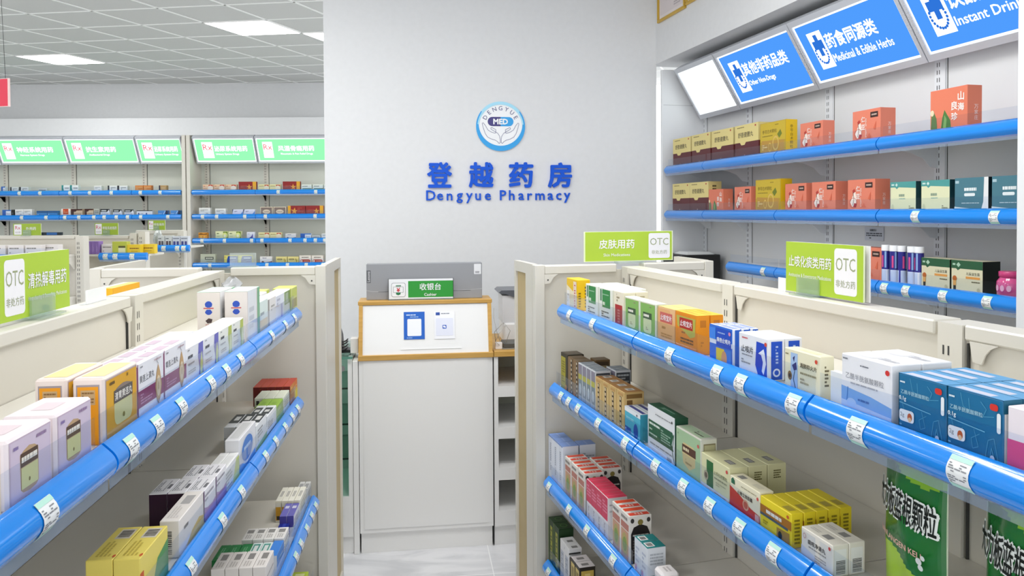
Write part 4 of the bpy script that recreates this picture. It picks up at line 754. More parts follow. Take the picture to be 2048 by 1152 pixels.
# right gondola, third shelf
kind('whiteblue', .05, .056, .147, '#e4e8f1', [('l', .4, .15, .62, .85, 16, '#8a90a2'), ('r', 0, .97, 1, 1, '#7f9ad0')], [('r', 0, 0, 1, 1, '#7b97cf'), ('r', .1, .45, .9, .55, '#93aad8')], [('l', .15, .62, .9, .82, 4, '#a5a9b5')])
kind('tent', .056, .064, .126, '#e9e3da', [('r', .06, .66, .94, .8, '#b9786a'), ('r', .08, .06, .92, .64, '#c9997c'), ('e', .5, .34, .34, .24, '#b5a566'), ('e', .5, .34, .22, .15, '#7f9a4c'), ('l', .1, .84, .9, .95, 1, '#8f8a86')], [('r', .06, .06, .4, .94, '#e2502e'), ('r', .44, .25, .6, .75, '#c9c6c2'), ('r', .64, .06, .94, .94, '#e04a34'), ('l', .68, .3, .9, .7, 3, '#f2c0b0')], [('p', [(.08, 0), (.92, 0), (.92, .62), (.8, .76), (.5, .82), (.2, .76), (.08, .62)], '#231d1d'), ('e', .5, .86, .12, .06, '#8a7a3c'), ('l', .16, .56, .86, .62, 1, '#cfc8c0'), ('l', .16, .16, .86, .5, 6, '#5a524c'), ('e', .14, .9, .08, .05, '#3a3433'), ('e', .86, .9, .08, .05, '#3a3433')])
kind('pink', .0405, .06, .119, '#ece6e6', [('p', [(0, .45), (1, .45), (1, 1), (0, 1)], '#d23a5c'), ('l', .1, .6, .9, .9, 4, '#e68aa0'), ('l', .35, .06, .6, .36, 7, '#9a8a8c')], [('r', 0, .04, 1, 1, '#d93a58'), ('r', .5, 0, .56, 1, '#e8728a')], [('l', .1, .8, .9, .86, 1, '#a8a4a4'), ('l', .1, .64, .4, .72, 1, '#c0bcbc')])
kind('tealwhite', .037, .051, .089, '#e2e6ea', [('l', .2, .2, .8, .8, 5, '#b9c0d0'), ('r', .1, .1, .4, .25, '#c79ab0')], [('r', 0, 0, 1, 1, '#17807f'), ('r', .15, .08, .8, .5, '#e9e8e4'), ('b', .25, .14, .7, .44)], [('r', 0, 0, .45, .22, '#1f8582'), ('l', .15, .5, .85, .85, 4, '#b5bac0')])
kind('whitesmall', .046, .046, .064, '#ece6e4', [('l', .2, .3, .8, .7, 3, '#c9c2c0')], [('l', .3, .3, .8, .7, 2, '#c5bebc')], (), (), .006)
C_ = 'on right gondola third shelf'
run('whiteblue', FR, .014, -.285, S3, 3, 1, 'tall white box with blue top', C_); run('whiteblue', FR, .115, -.224, S3, 1, 1, 'tall white box with blue top in the back row', C_)
run('tent', FR, .19, -.285, S3, 3, 1, 'white carton with red and black print', C_, .006); run('tent', FR, .228, -.215, S3, 2, 1, 'red and black carton, back row', C_, .004)
run('pink', FR, .387, -.285, S3, 4, 1, 'slim white box with crimson top', C_); run('tent', FR, .587, -.285, S3, 2, 1, 'red and black carton past crimson boxes', C_, .001)
run('tealwhite', FR, .733, -.285, S3, 2, 1, 'white box with teal top and label', C_); run('whitesmall', FR, .845, -.285, S3, 1, 1, 'small white box with soft corners at the lower frame edge', C_)
kind('darkgreen', .055, .052, .152, '#1d3a1a', [('r', .35, .08, .75, .86, '#a3a434'), ('r', .0, 0, .08, 1, '#6f8a24'), ('l', .42, .15, .68, .8, 9, '#3c4a1c')], [('o', .5, .5, .25, .25, '#3f6a2c', .7)], [('r', .02, 0, .98, .98, '#1f3f1e')])
kind('white4', .043, .044, .13, '#e6e4e2', [('r', .15, .05, .85, .75, '#bfc3cc'), ('l', .25, .3, .75, .7, 6, '#8f95a2')], [('r', .55, .3, .9, .75, '#8a8886')], [('r', .04, .04, .96, .8, '#8a8078'), ('r', .0, .86, .9, .9, '#3a3a3a')])
kind('creamblack', .04, .052, .114, '#2a241c', [('r', .1, .06, .9, .9, '#d8c070'), ('r', .25, .1, .75, .8, '#8f7a3c')], [('r', 0, 0, 1, 1, '#e8e0de'), ('r', .35, .25, .7, .7, '#8f8a88')], [('r', .1, .06, .9, .9, '#c9ab50'), ('R', .2, .1, .8, .82, '#e2cc80', .3), ('l', .3, .2, .7, .7, 5, '#8a7434')])
D_ = 'on right gondola lowest shelf'
run('darkgreen', FR, .027, -.29, S4, 2, 1, 'dark green box with yellow strip', D_); run('white4', FR, .152, -.29, S4, 2, 1, 'white box with grey panel', D_); run('creamblack', FR, .256, -.29, S4, 2, 1, 'black and gold box', D_)
# ------------------------------------------------------------------ left gondola (x runs away from the shopper: a box's near end is its left side)
kind('lilac', .098, .062, .078, '#f0e4e6', [('r', .05, .0, .95, .96, '#cdb9cc'), ('r', .07, .0, .93, .94, '#d6c6d8'), ('p', [(.26, .7), (.34, .75), (.46, .79), (.58, .76), (.66, .7), (.66, .2), (.6, .15), (.46, .13), (.32, .15), (.27, .2)], '#c2a27c'), ('r', .27, .52, .65, .72, '#5a4436'), ('t', '香连化滞丸', .46, .62, .15, '#efe9dc', {'b': 1, 'w': .36}), ('r', .28, .2, .64, .51, '#dedc9c'), ('e', .45, .3, .02, .03, '#8a7f4a'), ('l', .62, .82, .84, .9, 1, '#9a7fa2'), ('l', .12, .8, .22, .88, 1, '#8a76a8')], [('r', .3, .3, .7, .7, '#e3d2d8')], (), [('r', .1, .0, .9, .93, '#efdcc4')], .003)
K['lilac'] = K['lilac'][:4] + ([('l', .29, .55, .63, .69, 1, '#efe9dc') if d[0] == 't' else d for d in K['lilac'][4]],) + K['lilac'][5:]
kind('amber', .12, .042, .094, '#f0e2da', [('r', .04, 0, .97, .95, '#b9a4a8'), ('r', .055, 0, .955, .93, '#e0a82c'), ('R', .27, .17, .81, .62, '#d9d69a', .3), ('p', [(.26, .7), (.34, .74), (.45, .77), (.54, .78), (.63, .77), (.74, .74), (.82, .7)], '#8a7a70'), ('r', .26, .52, .82, .72, '#5c5654'), ('t', '清胃黄连丸', .54, .62, .16, '#f1ede6', {'b': .9, 'w': .52}), ('e', .54, .28, .03, .04, '#8a7f3c'), ('l', .14, .82, .28, .9, 1, '#6a501c'), ('l', .64, .84, .9, .92, 1, '#8d6c1c')], [('r', .1, .1, .9, .85, '#f0dc9c')], (), [('r', .12, .0, .86, .9, '#a59a9e'), ('r', .16, 0, .82, .87, '#ef9f1a'), ('r', .26, .6, .72, .82, '#c9a878'), ('l', .3, .62, .68, .8, 4, '#8d6a3c')], .003)
kind('purple', .1155, .03, .088, '#ececf0', [('r', 0, .2, 1, .5, '#93366f'), ('r', 0, .0, .02, 1, '#8c2f66'), ('t', '黄连上清丸', .34, .7, .17, '#4f5058', {'b': .3, 'w': .54}), ('p', [(.7, .66), (.77, .82), (.84, .66), (.9, .4), (.84, .16), (.77, .06), (.7, .16), (.64, .4)], '#c5a070'), ('e', .77, .4, .08, .2, '#e6d3b4'), ('e', .77, .4, .03, .08, '#c9ae86'), ('k', [(.77, .82), (.7, .9), (.72, .96)], '#8d8f94', .015), ('l', .08, .25, .52, .45, 4, '#c98ab4'), ('l', .08, .9, .25, .95, 1, '#8f9096'), ('l', .6, .9, .92, .95, 1, '#b9a0a8')], [('r', .05, .25, .45, .8, '#cdb6c6'), ('r', .55, .25, .95, .8, '#cdb6c6')], (), [('r', 0, .1, 1, .95, '#8c2f66')])
def leafF(c1, c2): return [('p', [(.68, 0), (.96, 0), (.96, .98), (.7, .96), (.66, .6), (.74, .3)], c1), ('p', [(.78, .0), (.9, .0), (.94, .4), (.86, .72), (.78, .4)], c2), ('t', '穿心莲片', .34, .72, .16, '#585a60', {'b': .2, 'w': .5}), ('l', .1, .5, .5, .58, 1, '#a8a9ae'), ('l', .1, .26, .5, .38, 2, '#b5b6ba'), ('l', .08, .9, .28, .95, 1, '#8f9096')]
def noname(L): return [('l', .1, .66, .58, .8, 1, d[5]) if d[0] == 't' else d for d in L]
kind('whiteblueleaf', .108, .05, .07, '#ecedf0', noname(leafF('#6a69bd', '#d2dc8c')), [('r', .3, .3, .7, .7, '#e2e2e8')])
kind('whitegreenleaf', .104, .05, .069, '#eef0e6', noname(leafF('#b9c65a', '#e6ecb4')), [('r', .3, .3, .7, .7, '#e6e8dc')])
kind('tallwhite', .129, .056, .127, '#efe6e0', [('r', 0, 0, .7, 1, '#e8eaec'), ('r', .78, 0, 1, 1, '#7fb58c'), ('l', .1, .2, .5, .7, 3, '#d0d3d8')], [('r', 0, 0, 1, 1, '#c9ecd6')], (), [('p', [(.36, .72)] + [(.5 + .17 * math.cos(math.radians(a)), .74 + .085 * math.sin(math.radians(a))) for a in range(160, 19, -20)] + [(.64, .72), (.56, .70), (.44, .70)], '#3458c4'), ('p', [(.5 + .17 * math.cos(math.radians(a)), .64 + .085 * math.sin(math.radians(a))) for a in range(200, 341, 20)] + [(.58, .66), (.42, .66)], '#3458c4'), ('r', .28, .675, .72, .695, '#d0505c'), ('p', [(.36, .44), (.5, .49), (.66, .47), (.62, .4), (.45, .39)], '#4a3a3c'), ('l', .36, .32, .62, .38, 2, '#c9908c')])
kind('mint', .102, .05, .084, '#e2efe8', [('r', .02, .0, .96, .4, '#e2cda4'), ('l', .1, .5, .6, .68, 1, '#a9b5b8')], [('r', 0, 0, 1, 1, '#eaf3ee')], (), [('l', .3, .3, .7, .7, 2, '#c0c9c5')])
kind('whitegrey', .105, .045, .08, '#ece9e4', [('r', .0, 0, .14, .98, '#9c9790'), ('l', .35, .5, .8, .75, 2, '#b5b2ac')], [('r', .3, .3, .7, .7, '#e6e2dc')])
kind('whitebluebar', .115, .045, .076, '#e6e9f2', [('r', .6, .0, .8, .6, '#a9aad6'), ('l', .1, .6, .5, .9, 2, '#c0c4d2')])
kind('greenwindow', .106, .045, .076, '#e2e8da', [('r', .05, .45, .85, .97, '#7d9a4c'), ('R', .15, .5, .6, .92, '#a9b99c', .1), ('r', .85, .0, 1, 1, '#a9b83a')])
kind('yellowgreen', .105, .06, .074, '#d3d98a', [('r', .1, .1, .9, .5, '#a5a070'), ('r', .1, .6, .9, .95, '#cdd76a')], [('r', 0, 0, 1, 1, '#dde26c')])
A2 = 'on left gondola top shelf'; FE = 'counting away from the shopper'
YB = -.262
for i, x in enumerate((-1.843, -1.737)): put('lilac', FL, x, YB, LS1, 'lilac box with cream panel, %s %s' % (('nearest the frame edge', 'beside the amber box')[i], A2), 'lilac boxes with cream panels')
put('amber', FL, -1.6, YB, LS1, 'amber box with cream panel, front row ' + A2, 'amber boxes'); put('amber', FL, -1.6, YB + .05, LS1, 'amber box standing behind its twin ' + A2, 'amber boxes')
run('purple', FL, -1.48, YB, LS1, 2, 1, 'white and plum box with gold medallion', A2, .001, ax='from frame edge')
run('purple', FL, -1.478, YB + .032, LS1, 2, 1, 'back row white and plum box', A2, .001, ax='from frame edge')
run('whiteblueleaf', FL, -1.248, YB, LS1, 2, 1, 'white box with violet leaf', A2, .001, ax='from frame edge'); run('whitegreenleaf', FL, -1.026, YB, LS1, 2, 1, 'white box with green leaf', A2, .001, ax='from frame edge')
run('whiteblueleaf', FL, -1.245, YB + .053, LS1, 2, 1, 'white box with violet leaf, back row', A2, .001, ax='from frame edge')
put('tallwhite', FL, -.772, YB, LS1, 'tall white box with blue emblem at the aisle ' + A2, 'tall white boxes'); put('tallwhite', FL, -.774, YB + .066, LS1, 'tall white box with blue emblem, back one ' + A2, 'tall white boxes', -.02)
for k, x, d in (('mint', -.644, 'mint and sand coloured box'), ('whitegrey', -.538, 'off white box with grey edge'), ('whitebluebar', -.43, 'white box with pale violet bar'), ('greenwindow', -.308, 'white box with olive window'), ('yellowgreen', -.186, 'yellow green box')):
    run(k, FL, x, YB, LS1, 1, 1, d, A2)
for k, x, d in (('yellowgreen', -.29, 'first'), ('yellowgreen', -.4, 'second'), ('yellowgreen', -.51, 'third')): put(k, FL, x, YB + .07, LS1, 'back row yellow green box %s, %s from end panel' % (A2, d), 'yellow green boxes in the back row')
run('whitegrey', FL, -.425, YB + .05, LS1, 1, 1, 'off white box in the middle row', A2)
# crumpled clear bag behind them
b = MB(); rnd = random.Random(11); nu, nv = 12, 9; M_BAGP = clear_mat('crumpled_clear_film', '#e9ecf2', .22, .1, .25)
V = []
for i in range(nv + 1):
    for j in range(nu):
        a = 2 * PI * j / nu; v = i / nv; r = (math.sin(PI * min(.97, max(.04, v))) ** .5) * (1 + rnd.uniform(-.22, .22)); V.append((.055 * r * math.cos(a), .035 * r * math.sin(a), .105 * v + rnd.uniform(-.005, .005)))
b.mesh(V, [(i * nu + j, i * nu + (j + 1) % nu, (i + 1) * nu + (j + 1) % nu, (i + 1) * nu + j) for i in range(nv) for j in range(nu)], M_BAGP)
tag(b.build('plastic_bag', None, FL.w(-.17, -.07, LS1 + .008), FL.r), 'crumpled clear plastic bag behind the tall white boxes', 'bag')
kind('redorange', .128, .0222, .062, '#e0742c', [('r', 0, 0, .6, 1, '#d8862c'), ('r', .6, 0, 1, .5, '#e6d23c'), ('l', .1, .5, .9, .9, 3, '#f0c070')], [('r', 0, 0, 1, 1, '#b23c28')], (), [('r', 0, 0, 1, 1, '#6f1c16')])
kind('whitelime', .1, .028, .054, '#e6e8d6', [('l', .2, .3, .8, .7, 3, '#a9ab9c')], [('r', .02, .05, .98, .95, '#dfe2cf')], (), [('r', 0, 0, 1, .5, '#8fae3c'), ('r', .2, .6, .5, .85, '#3a3a34')])
kind('lime', .1, .03, .052, '#94bb44', [('l', .2, .6, .8, .8, 1, '#b9d47c')], [('r', .3, .3, .6, .7, '#86ae3c')])
kind('blackwhite', .126, .026, .058, '#eceeee', [('l', .1, .3, .6, .7, 4, '#8a8c8e'), ('r', 0, 0, 1, .12, '#3a4a3c')], [('r', .25, .1, .8, .9, '#3c4446'), ('r', .42, .25, .62, .75, '#d8d8d4')], (), [('r', 0, .5, 1, 1, '#3a4042')])
kind('blackwhite2', .128, .026, .068, '#eceeee', [('l', .15, .3, .6, .8, 4, '#9a9c9e'), ('p', [(0, 0), (1, 0), (1, .3), (0, .16)], '#a5bf4c')], [('r', .3, .02, .98, .98, '#3a4244'), ('r', .5, .2, .8, .7, '#dcdcd8')], (), [('r', 0, 0, 1, .6, '#b9bdbd'), ('r', 0, .6, 1, 1, '#d9dbdb')])
kind('bluelogo', .168, .033, .084, '#eeedee', [('p', [(.0, 0), (.96, 0), (.96, .22), (.5, .1), (.0, .3)], '#4f94dc'), ('o', .46, .52, .4, .42, '#e4e6ea', .84), ('e', .46, .52, .33, .35, '#3f7fd0'), ('l', .26, .48, .66, .66, 1, '#bcd4f2')], [('r', .1, .2, .9, .8, '#d9d9d8')])
kind('whiteyellowgreen', .126, .021, .056, '#efefec', [('p', [(.5, 0), (1, 0), (1, .9), (.8, .9)], '#d3df7c'), ('l', .08, .1, .5, .8, 5, '#b5b5b0')], [('r', .3, .2, .8, .8, '#e3e3e0')])
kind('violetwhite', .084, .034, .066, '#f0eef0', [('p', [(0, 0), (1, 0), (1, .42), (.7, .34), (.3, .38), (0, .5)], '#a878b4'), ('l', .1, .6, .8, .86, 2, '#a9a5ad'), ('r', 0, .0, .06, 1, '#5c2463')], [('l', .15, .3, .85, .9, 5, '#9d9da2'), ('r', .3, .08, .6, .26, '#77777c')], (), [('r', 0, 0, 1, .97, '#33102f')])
kind('goldcream', .146, .034, .068, '#efe9e2', [('p', [(.2, .0), (1, 0), (1, .3), (.8, .42), (.5, .3)], '#e6c04c'), ('t', '金荞麦胶囊', .45, .64, .15, '#6f6a66', {'b': .3, 'w': .5}), ('l', .85, .86, .93, .92, 1, '#8f8a86')], [('r', .55, .2, .85, .7, '#b5b2b0'), ('l', .1, .2, .5, .8, 4, '#d8d2cc')], (), [('b', .28, .1, .62, .72)])
K['goldcream'] = K['goldcream'][:4] + ([('l', .18, .56, .74, .72, 1, d[4] if False else '#6f6a66') if d[0] == 't' else d for d in K['goldcream'][4]],) + K['goldcream'][5:]
kind('lemon', .125, .04, .084, '#ecd96c', [('p', [(.35, 0), (1, 0), (1, .75), (.6, .6)], '#5c9a5c'), ('r', 0, .3, .12, .7, '#d0602c')], [('r', .62, .1, .92, .7, '#d6cfc0'), ('b', .66, .16, .88, .64), ('l', .1, .2, .55, .8, 4, '#c9b44c'), ('e', .1, .06, .04, .06, '#d0602c')])
B2 = 'on left gondola second shelf'
run('redorange', FL, -.229, YB, LS2, 1, 5, 'red topped orange box', B2); run('whitelime', FL, -.34, YB, LS2, 1, 3, 'cream box with lime end', B2)
run('lime', FL, -.443, YB, LS2, 1, 2, 'plain lime green box', B2); run('blackwhite', FL, -.572, YB, LS2, 1, 2, 'white box with black label top', B2)
run('blackwhite2', FL, -.702, YB, LS2, 1, 3, 'white box with dark half top', B2); run('bluelogo', FL, -.872, YB, LS2, 1, 1, 'white box with round blue emblem', B2)
run('whiteyellowgreen', FL, -1.0, YB, LS2, 1, 2, 'white box with lime corner', B2)
run('violetwhite', FL, -1.153, YB, LS2, 1, 3, 'white box with violet wave, nearer column', B2); run('violetwhite', FL, -1.068, YB, LS2, 1, 2, 'white box with violet wave, farther column', B2)
run('goldcream', FL, -1.299, YB, LS2, 1, 1, 'cream capsule box with gold swoosh', B2); run('lemon', FL, -1.482, YB, LS2, 1, 2, 'lemon yellow box with barcode top', B2)
kind('greyslim', .07, .017, .05, '#d5d5d2', [('l', .2, .3, .8, .7, 3, '#8c8c8a')], [('r', .1, .1, .7, .8, '#9c9c9c')], (), [('l', .2, .2, .8, .8, 4, '#a5a5a2')])
kind('yellowend', .12, .018, .068, '#eeebdc', [('l', .1, .2, .9, .8, 4, '#c9c5b4')], [('r', .3, .2, .7, .7, '#bdbbb2')], (), [('r', .06, .1, .94, .72, '#d8a02c'), ('r', .2, .12, .8, .3, '#3a342c'), ('r', .0, .9, 1, 1, '#efe9d4')])
kind('indigo', .1, .02, .062, '#e2e2ee', [('l', .1, .2, .9, .8, 4, '#9a9ab8')], [('r', 0, 0, 1, 1, '#6a66b4'), ('r', .6, .2, .8, .8, '#d0d0e0')], (), [('r', 0, 0, 1, .45, '#e6e6ee'), ('r', 0, .45, 1, 1, '#4f4a9c')])
kind('navy', .06, .03, .04, '#22308c', [('l', .2, .3, .8, .7, 2, '#c9d0f0')], [('r', .1, .3, .9, .6, '#3a48a8')], (), [('t', 'VC', .5, .5, .4, '#dfe3f5', {'w': .5})])
K['navy'] = K['navy'][:7] + ([('e', .5, .5, .2, .2, '#dfe3f5')],) + K['navy'][8:]
kind('whitebar', .076, .028, .06, '#ece9e4', [('l', .1, .2, .9, .8, 5, '#a9a7a2')], [('r', .55, .2, .85, .85, '#8f8d8a'), ('l', .1, .2, .45, .8, 3, '#b9b5b0')])
kind('greentop', .095, .028, .05, '#2a8a4c', [('l', .1, .3, .9, .7, 3, '#9cc9a8')], [('l', .2, .3, .8, .7, 2, '#6fb585')])
kind('tealtop', .095, .026, .052, '#dfe9e6', [('r', 0, 0, 1, .6, '#5fae9c')], [('r', .1, .15, .9, .85, '#4f9a8c'), ('r', .4, .3, .8, .7, '#dfe3e0')])
kind('bluetop', .095, .026, .055, '#e6eaf0', [('r', 0, .4, 1, 1, '#4f8fdc')], [('r', .0, 0, 1, 1, '#3f86dc')])
kind('pillwhite', .094, .0325, .088, '#ece6e0', [('l', .1, .2, .9, .7, 5, '#b5aea8')], [('r', .5, .22, .85, .7, '#8f8b88'), ('l', .1, .2, .4, .8, 3, '#c9c2bc')], (), [('e', .8, .62, .08, .05, '#c9304c'), ('r', .3, .25, .75, .45, '#4a4644'), ('l', .2, .5, .5, .56, 1, '#7a7470')])
C2 = 'on left gondola third shelf'; YC = -.3
run('greyslim', FL, -.145, YC, LS3, 1, 2, 'slim grey white box by the end panel', C2); run('yellowend', FL, -.292, YC, LS3, 1, 4, 'white box with yellow end', C2)
run('indigo', FL, -.4, YC, LS3, 1, 2, 'white box with indigo top', C2); run('navy', FL, -.455, YC + .012, LS3, 1, 1, 'small navy blue box lying', C2)
run('whitebar', FL, -.55, YC, LS3, 1, 4, 'white box with barcode strip top', C2); run('bluetop', FL, -.648, YC, LS3, 1, 1, 'white box with bright blue top', C2)
run('tealtop', FL, -.648, YC + .028, LS3, 1, 2, 'box with teal label top', C2); run('greentop', FL, -.648, YC + .083, LS3, 1, 3, 'dark green topped box', C2)
run('pillwhite', FL, -.78, YC, LS3, 1, 4, 'white pill box with red dot', C2)
kind('limebox', .1, .05, .06, '#b9cf3c', [('l', .1, .2, .9, .8, 3, '#7f9a1c')], [('r', .2, .2, .5, .8, '#4a5a2c'), ('r', .6, .2, .85, .8, '#dfe6a0')])
run('limebox', FL, -.24, -.3, LS4, 1, 2, 'lime box with label top', 'on left gondola lowest shelf')
kind('yelfar', .2, .05, .062, '#efe3da', [('r', 0, 0, 1, 1, '#f2b21a')], [('r', 0, 0, 1, .6, '#f0d070')], (), [('r', 0, 0, 1, 1, '#f5b514')])
put('yelfar', FL, -.42, .2, LS1 + .0445, 'yellow and white box on the far side of the left gondola')

# ------------------------------------------------------------------ wall shelving on the right
kind('maroon', .225, .08, .172, '#5c2024', [('p', [(0, .48), (.22, .48), (.28, .4), (.42, .4), (.48, .48), (1, .48), (1, 1), (0, 1)], '#e0d08a'), ('t', '舒筋健腰丸', .46, .7, .2, '#3a3324', {'b': .5, 'w': .64}), ('l', .1, .9, .4, .95, 1, '#8a7a48'), ('r', .85, .9, .9, .95, '#b2382c'), ('l', .4, .06, .82, .12, 1, '#b99a90')], (), [('r', 0, .48, 1, 1, '#d9c884'), ('l', .3, .6, .6, .9, 3, '#4a4028')])
kind('golden', .215, .06, .158, '#b89a20', [('r', .02, .42, .98, .98, '#c9ae30'), ('p', [(.06, .06), (.94, .06), (.94, .42), (.06, .46)], '#b98e3a'), ('t', '参苓白术颗粒', .38, .72, .16, '#5a4c10', {'b': .4, 'w': .56}), ('l', .1, .56, .5, .61, 1, '#8d7a1c'), ('p', [(.68, .6), (.8, .74), (.86, .6), (.76, .48)], '#6f7a20'), ('o', .62, .34, .12, .22, '#d9b860', .75), ('o', .4, .24, .06, .14, '#d9b860', .75), ('l', .1, .16, .3, .34, 3, '#e6cf90'), ('l', .6, .88, .88, .92, 1, '#8d7a1c')], (), [('r', 0, 0, 1, 1, '#e0b91c'), ('t', '参苓白术颗粒', .5, .5, .1, '#4a3c0c', {'vert': 1, 'w': .3, 'b': .4})])
corF = [('r', 0, 0, 1, .05, '#f0e6e2'), ('p', [(.1, .3), (.2, .5), (.24, .62), (.3, .62), (.34, .4), (.32, .22), (.18, .16)], '#f2e3d6'), ('k', [(.2, .66), (.24, .4), (.2, .2)], '#3a2a2a', .02), ('p', [(.18, .66), (.26, .72), (.3, .64), (.24, .58)], '#b23a30'), ('o', .22, .28, .14, .16, '#b23a30', .92), ('p', [(.22, .16), (.32, .14), (.34, .26), (.26, .28)], '#a8202c'), ('t', '仁豆', .4, .6, .2, '#f6ece6', {'vert': 1, 'b': 1, 'w': .14}), ('l', .48, .16, .53, .74, 14, '#f2d8cc'), ('r', .66, .74, .92, .9, '#3a2420'), ('l', .7, .78, .88, .86, 1, '#c9b0a0'), ('p', [(.52, .14), (.62, .28), (.7, .14)], '#d86a4c'), ('p', [(.76, .4), (.86, .62), (.84, .36)], '#d86a4c')]
corR = [('t', '万家庄', .6, .4, .1, '#f0dcd4', {'vert': 1, 'w': .3, 'b': .4})]
kind('coral', .158, .07, .13, '#df8066', corF, (), corR)
kind('coral_small', .158, .06, .122, '#df8066', corF, (), corR)
kind('mountain', .158, .06, .125, '#df7d60', [('r', 0, 0, 1, .05, '#f0e6e2'), ('p', [(.3, .06), (.34, .34), (.4, .52), (.46, .42), (.56, .26), (.58, .06)], '#4c7a3c'), ('p', [(.36, .1), (.4, .4), (.46, .3), (.44, .1)], '#7fa860'), ('p', [(.02, .06), (.04, .44), (.1, .52), (.18, .34), (.2, .06)], '#5f7a48'), ('e', .06, .48, .05, .07, '#e6d8b4'), ('t', '山海', .84, .66, .2, '#f6ece6', {'vert': 1, 'b': 1.2, 'w': .17}), ('t', '良珍', .67, .46, .2, '#f6ece6', {'vert': 1, 'b': 1.2, 'w': .17})], (), corR)
kind('mountain_big', .158, .06, .15, '#df7d60', K['mountain'][4], (), corR)
kind('creamteal', .127, .05, .112, '#dedfb8', [('p', [(0, .82), (.2, .82), (.26, .76), (.34, .82), (1, .78), (1, 1), (0, 1)], '#4f9a96'), ('p', [(.2, .9), (.25, .96), (.3, .9), (.25, .84)], '#c9e0d8'), ('r', .05, .88, .16, .93, '#c9e0d8'), ('l', .35, .48, .62, .62, 1, '#8fa08a'), ('l', .36, .42, .6, .46, 1, '#7fb0a8'), ('l', .74, .1, .94, .22, 2, '#8a8c70'), ('e', .1, .16, .05, .1, '#c9cca8')], (), [('r', 0, 0, 1, 1, '#17424a')])
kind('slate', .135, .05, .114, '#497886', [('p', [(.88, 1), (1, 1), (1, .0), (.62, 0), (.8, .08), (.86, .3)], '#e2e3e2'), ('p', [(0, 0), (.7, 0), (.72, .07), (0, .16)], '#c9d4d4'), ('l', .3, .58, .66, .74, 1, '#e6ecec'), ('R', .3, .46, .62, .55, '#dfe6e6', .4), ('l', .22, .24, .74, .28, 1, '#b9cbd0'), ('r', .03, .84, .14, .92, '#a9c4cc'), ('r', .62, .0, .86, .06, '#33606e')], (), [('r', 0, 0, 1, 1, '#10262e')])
W1 = 'on the top wall shelf'; W2 = 'on the second wall shelf'; YW = -.0 + .045; AX = 'from white logo wall'
for i, (x, s) in enumerate(((.078, 1), (.325, 0), (.56, 1), (.805, 0))): put('maroon', FW, x, YW, WS1, 'cream and maroon pill box %s, %s %s' % (W1, ORD[i], AX), 'cream and maroon boxes on the top shelf', (.02, -.015, .01, -.01)[i])
put('golden', FW, 1.04, YW, WS1, 'golden granule box at the end of the maroon row ' + W1)
put('coral_small', FW, 1.364, YW, WS1, 'coral gift box alone %s, nearer the golden box' % W1, 'coral boxes on the top shelf'); put('coral', FW, 1.712, YW, WS1, 'coral gift box alone in the middle ' + W1, 'coral boxes on the top shelf')
put('mountain_big', FW, 2.117, YW, WS1, 'coral box with green mountains alone ' + W1)
for i, x in enumerate((.072, .298)): put('maroon', FW, x, YW, WS2, 'cream and maroon pill box %s, %s %s' % (W2, ORD[i], AX), 'cream and maroon boxes on the second shelf')
put('mountain', FW, .525, YW, WS2, 'small coral box with green mountains ' + W2)
for i, x in enumerate((.80, 1.25, 1.449, 1.684)): put('coral', FW, x, YW, WS2, 'coral gift box with white figure %s, %s %s' % (W2, ORD[i], AX), 'coral boxes on the second shelf')
put('golden', FW, 1.0, YW, WS2, 'golden granule box between coral boxes ' + W2)
run('creamteal', FW, 1.925, YW, WS2, 2, 1, 'cream box with teal top edge', W2, .025, ax=AX); run('slate', FW, 2.225, YW, WS2, 2, 1, 'slate box with white curve', W2, .012, ax=AX)
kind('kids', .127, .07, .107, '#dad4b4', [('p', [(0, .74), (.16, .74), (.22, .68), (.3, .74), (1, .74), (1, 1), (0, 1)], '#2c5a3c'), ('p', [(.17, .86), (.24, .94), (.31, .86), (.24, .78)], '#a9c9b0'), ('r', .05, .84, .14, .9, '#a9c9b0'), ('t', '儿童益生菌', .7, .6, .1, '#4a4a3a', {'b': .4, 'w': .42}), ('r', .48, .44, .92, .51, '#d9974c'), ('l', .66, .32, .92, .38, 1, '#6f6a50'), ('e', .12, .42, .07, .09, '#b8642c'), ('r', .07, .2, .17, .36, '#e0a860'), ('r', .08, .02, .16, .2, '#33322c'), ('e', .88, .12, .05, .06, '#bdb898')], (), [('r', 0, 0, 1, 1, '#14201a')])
W3 = 'on the third wall shelf'
put('coral', FW, 1.725, YW, WS3, 'coral gift box half hidden by the green sign ' + W3)
run('kids', FW, 2.08, YW, WS3, 2, 1, 'dark green and cream box', W3, .006, ax=AX)
tb = MB().lathe([(.0155, 0), (.0155, .12), (.0165, .12), (.0165, .142), (.0155, .144)], 0, 0, card('#dfe3f0'), 20)
def tube_mesh():
    b = MB(); b.lathe([(.0152, 0), (.0152, .052)], 0, 0, card('#c9d6ee'), 20); b.lathe([(.0153, .052), (.0153, .122)], 0, 0, card('#2c2a86'), 20); b.lathe([(.0165, .122), (.0165, .142), (.0155, .144)], 0, 0, card('#f0f1f3'), 20)
    for a0, z0, z1, m in ((-100, .06, .105, '#d8508c'), (-150, .0, .052, '#33369a'), (-60, .058, .12, '#8fb2e0'), (-40, .0, .05, '#e9ecf4')):
        V = [(.0156 * math.cos(math.radians(a0 + t)), .0156 * math.sin(math.radians(a0 + t)), z) for z in (z0, z1) for t in (0, 12, 24)]; b.mesh(V, [(0, 1, 4, 3), (1, 2, 5, 4)], card(m))
    return b.data('tablet_tube')
TM = tube_mesh()
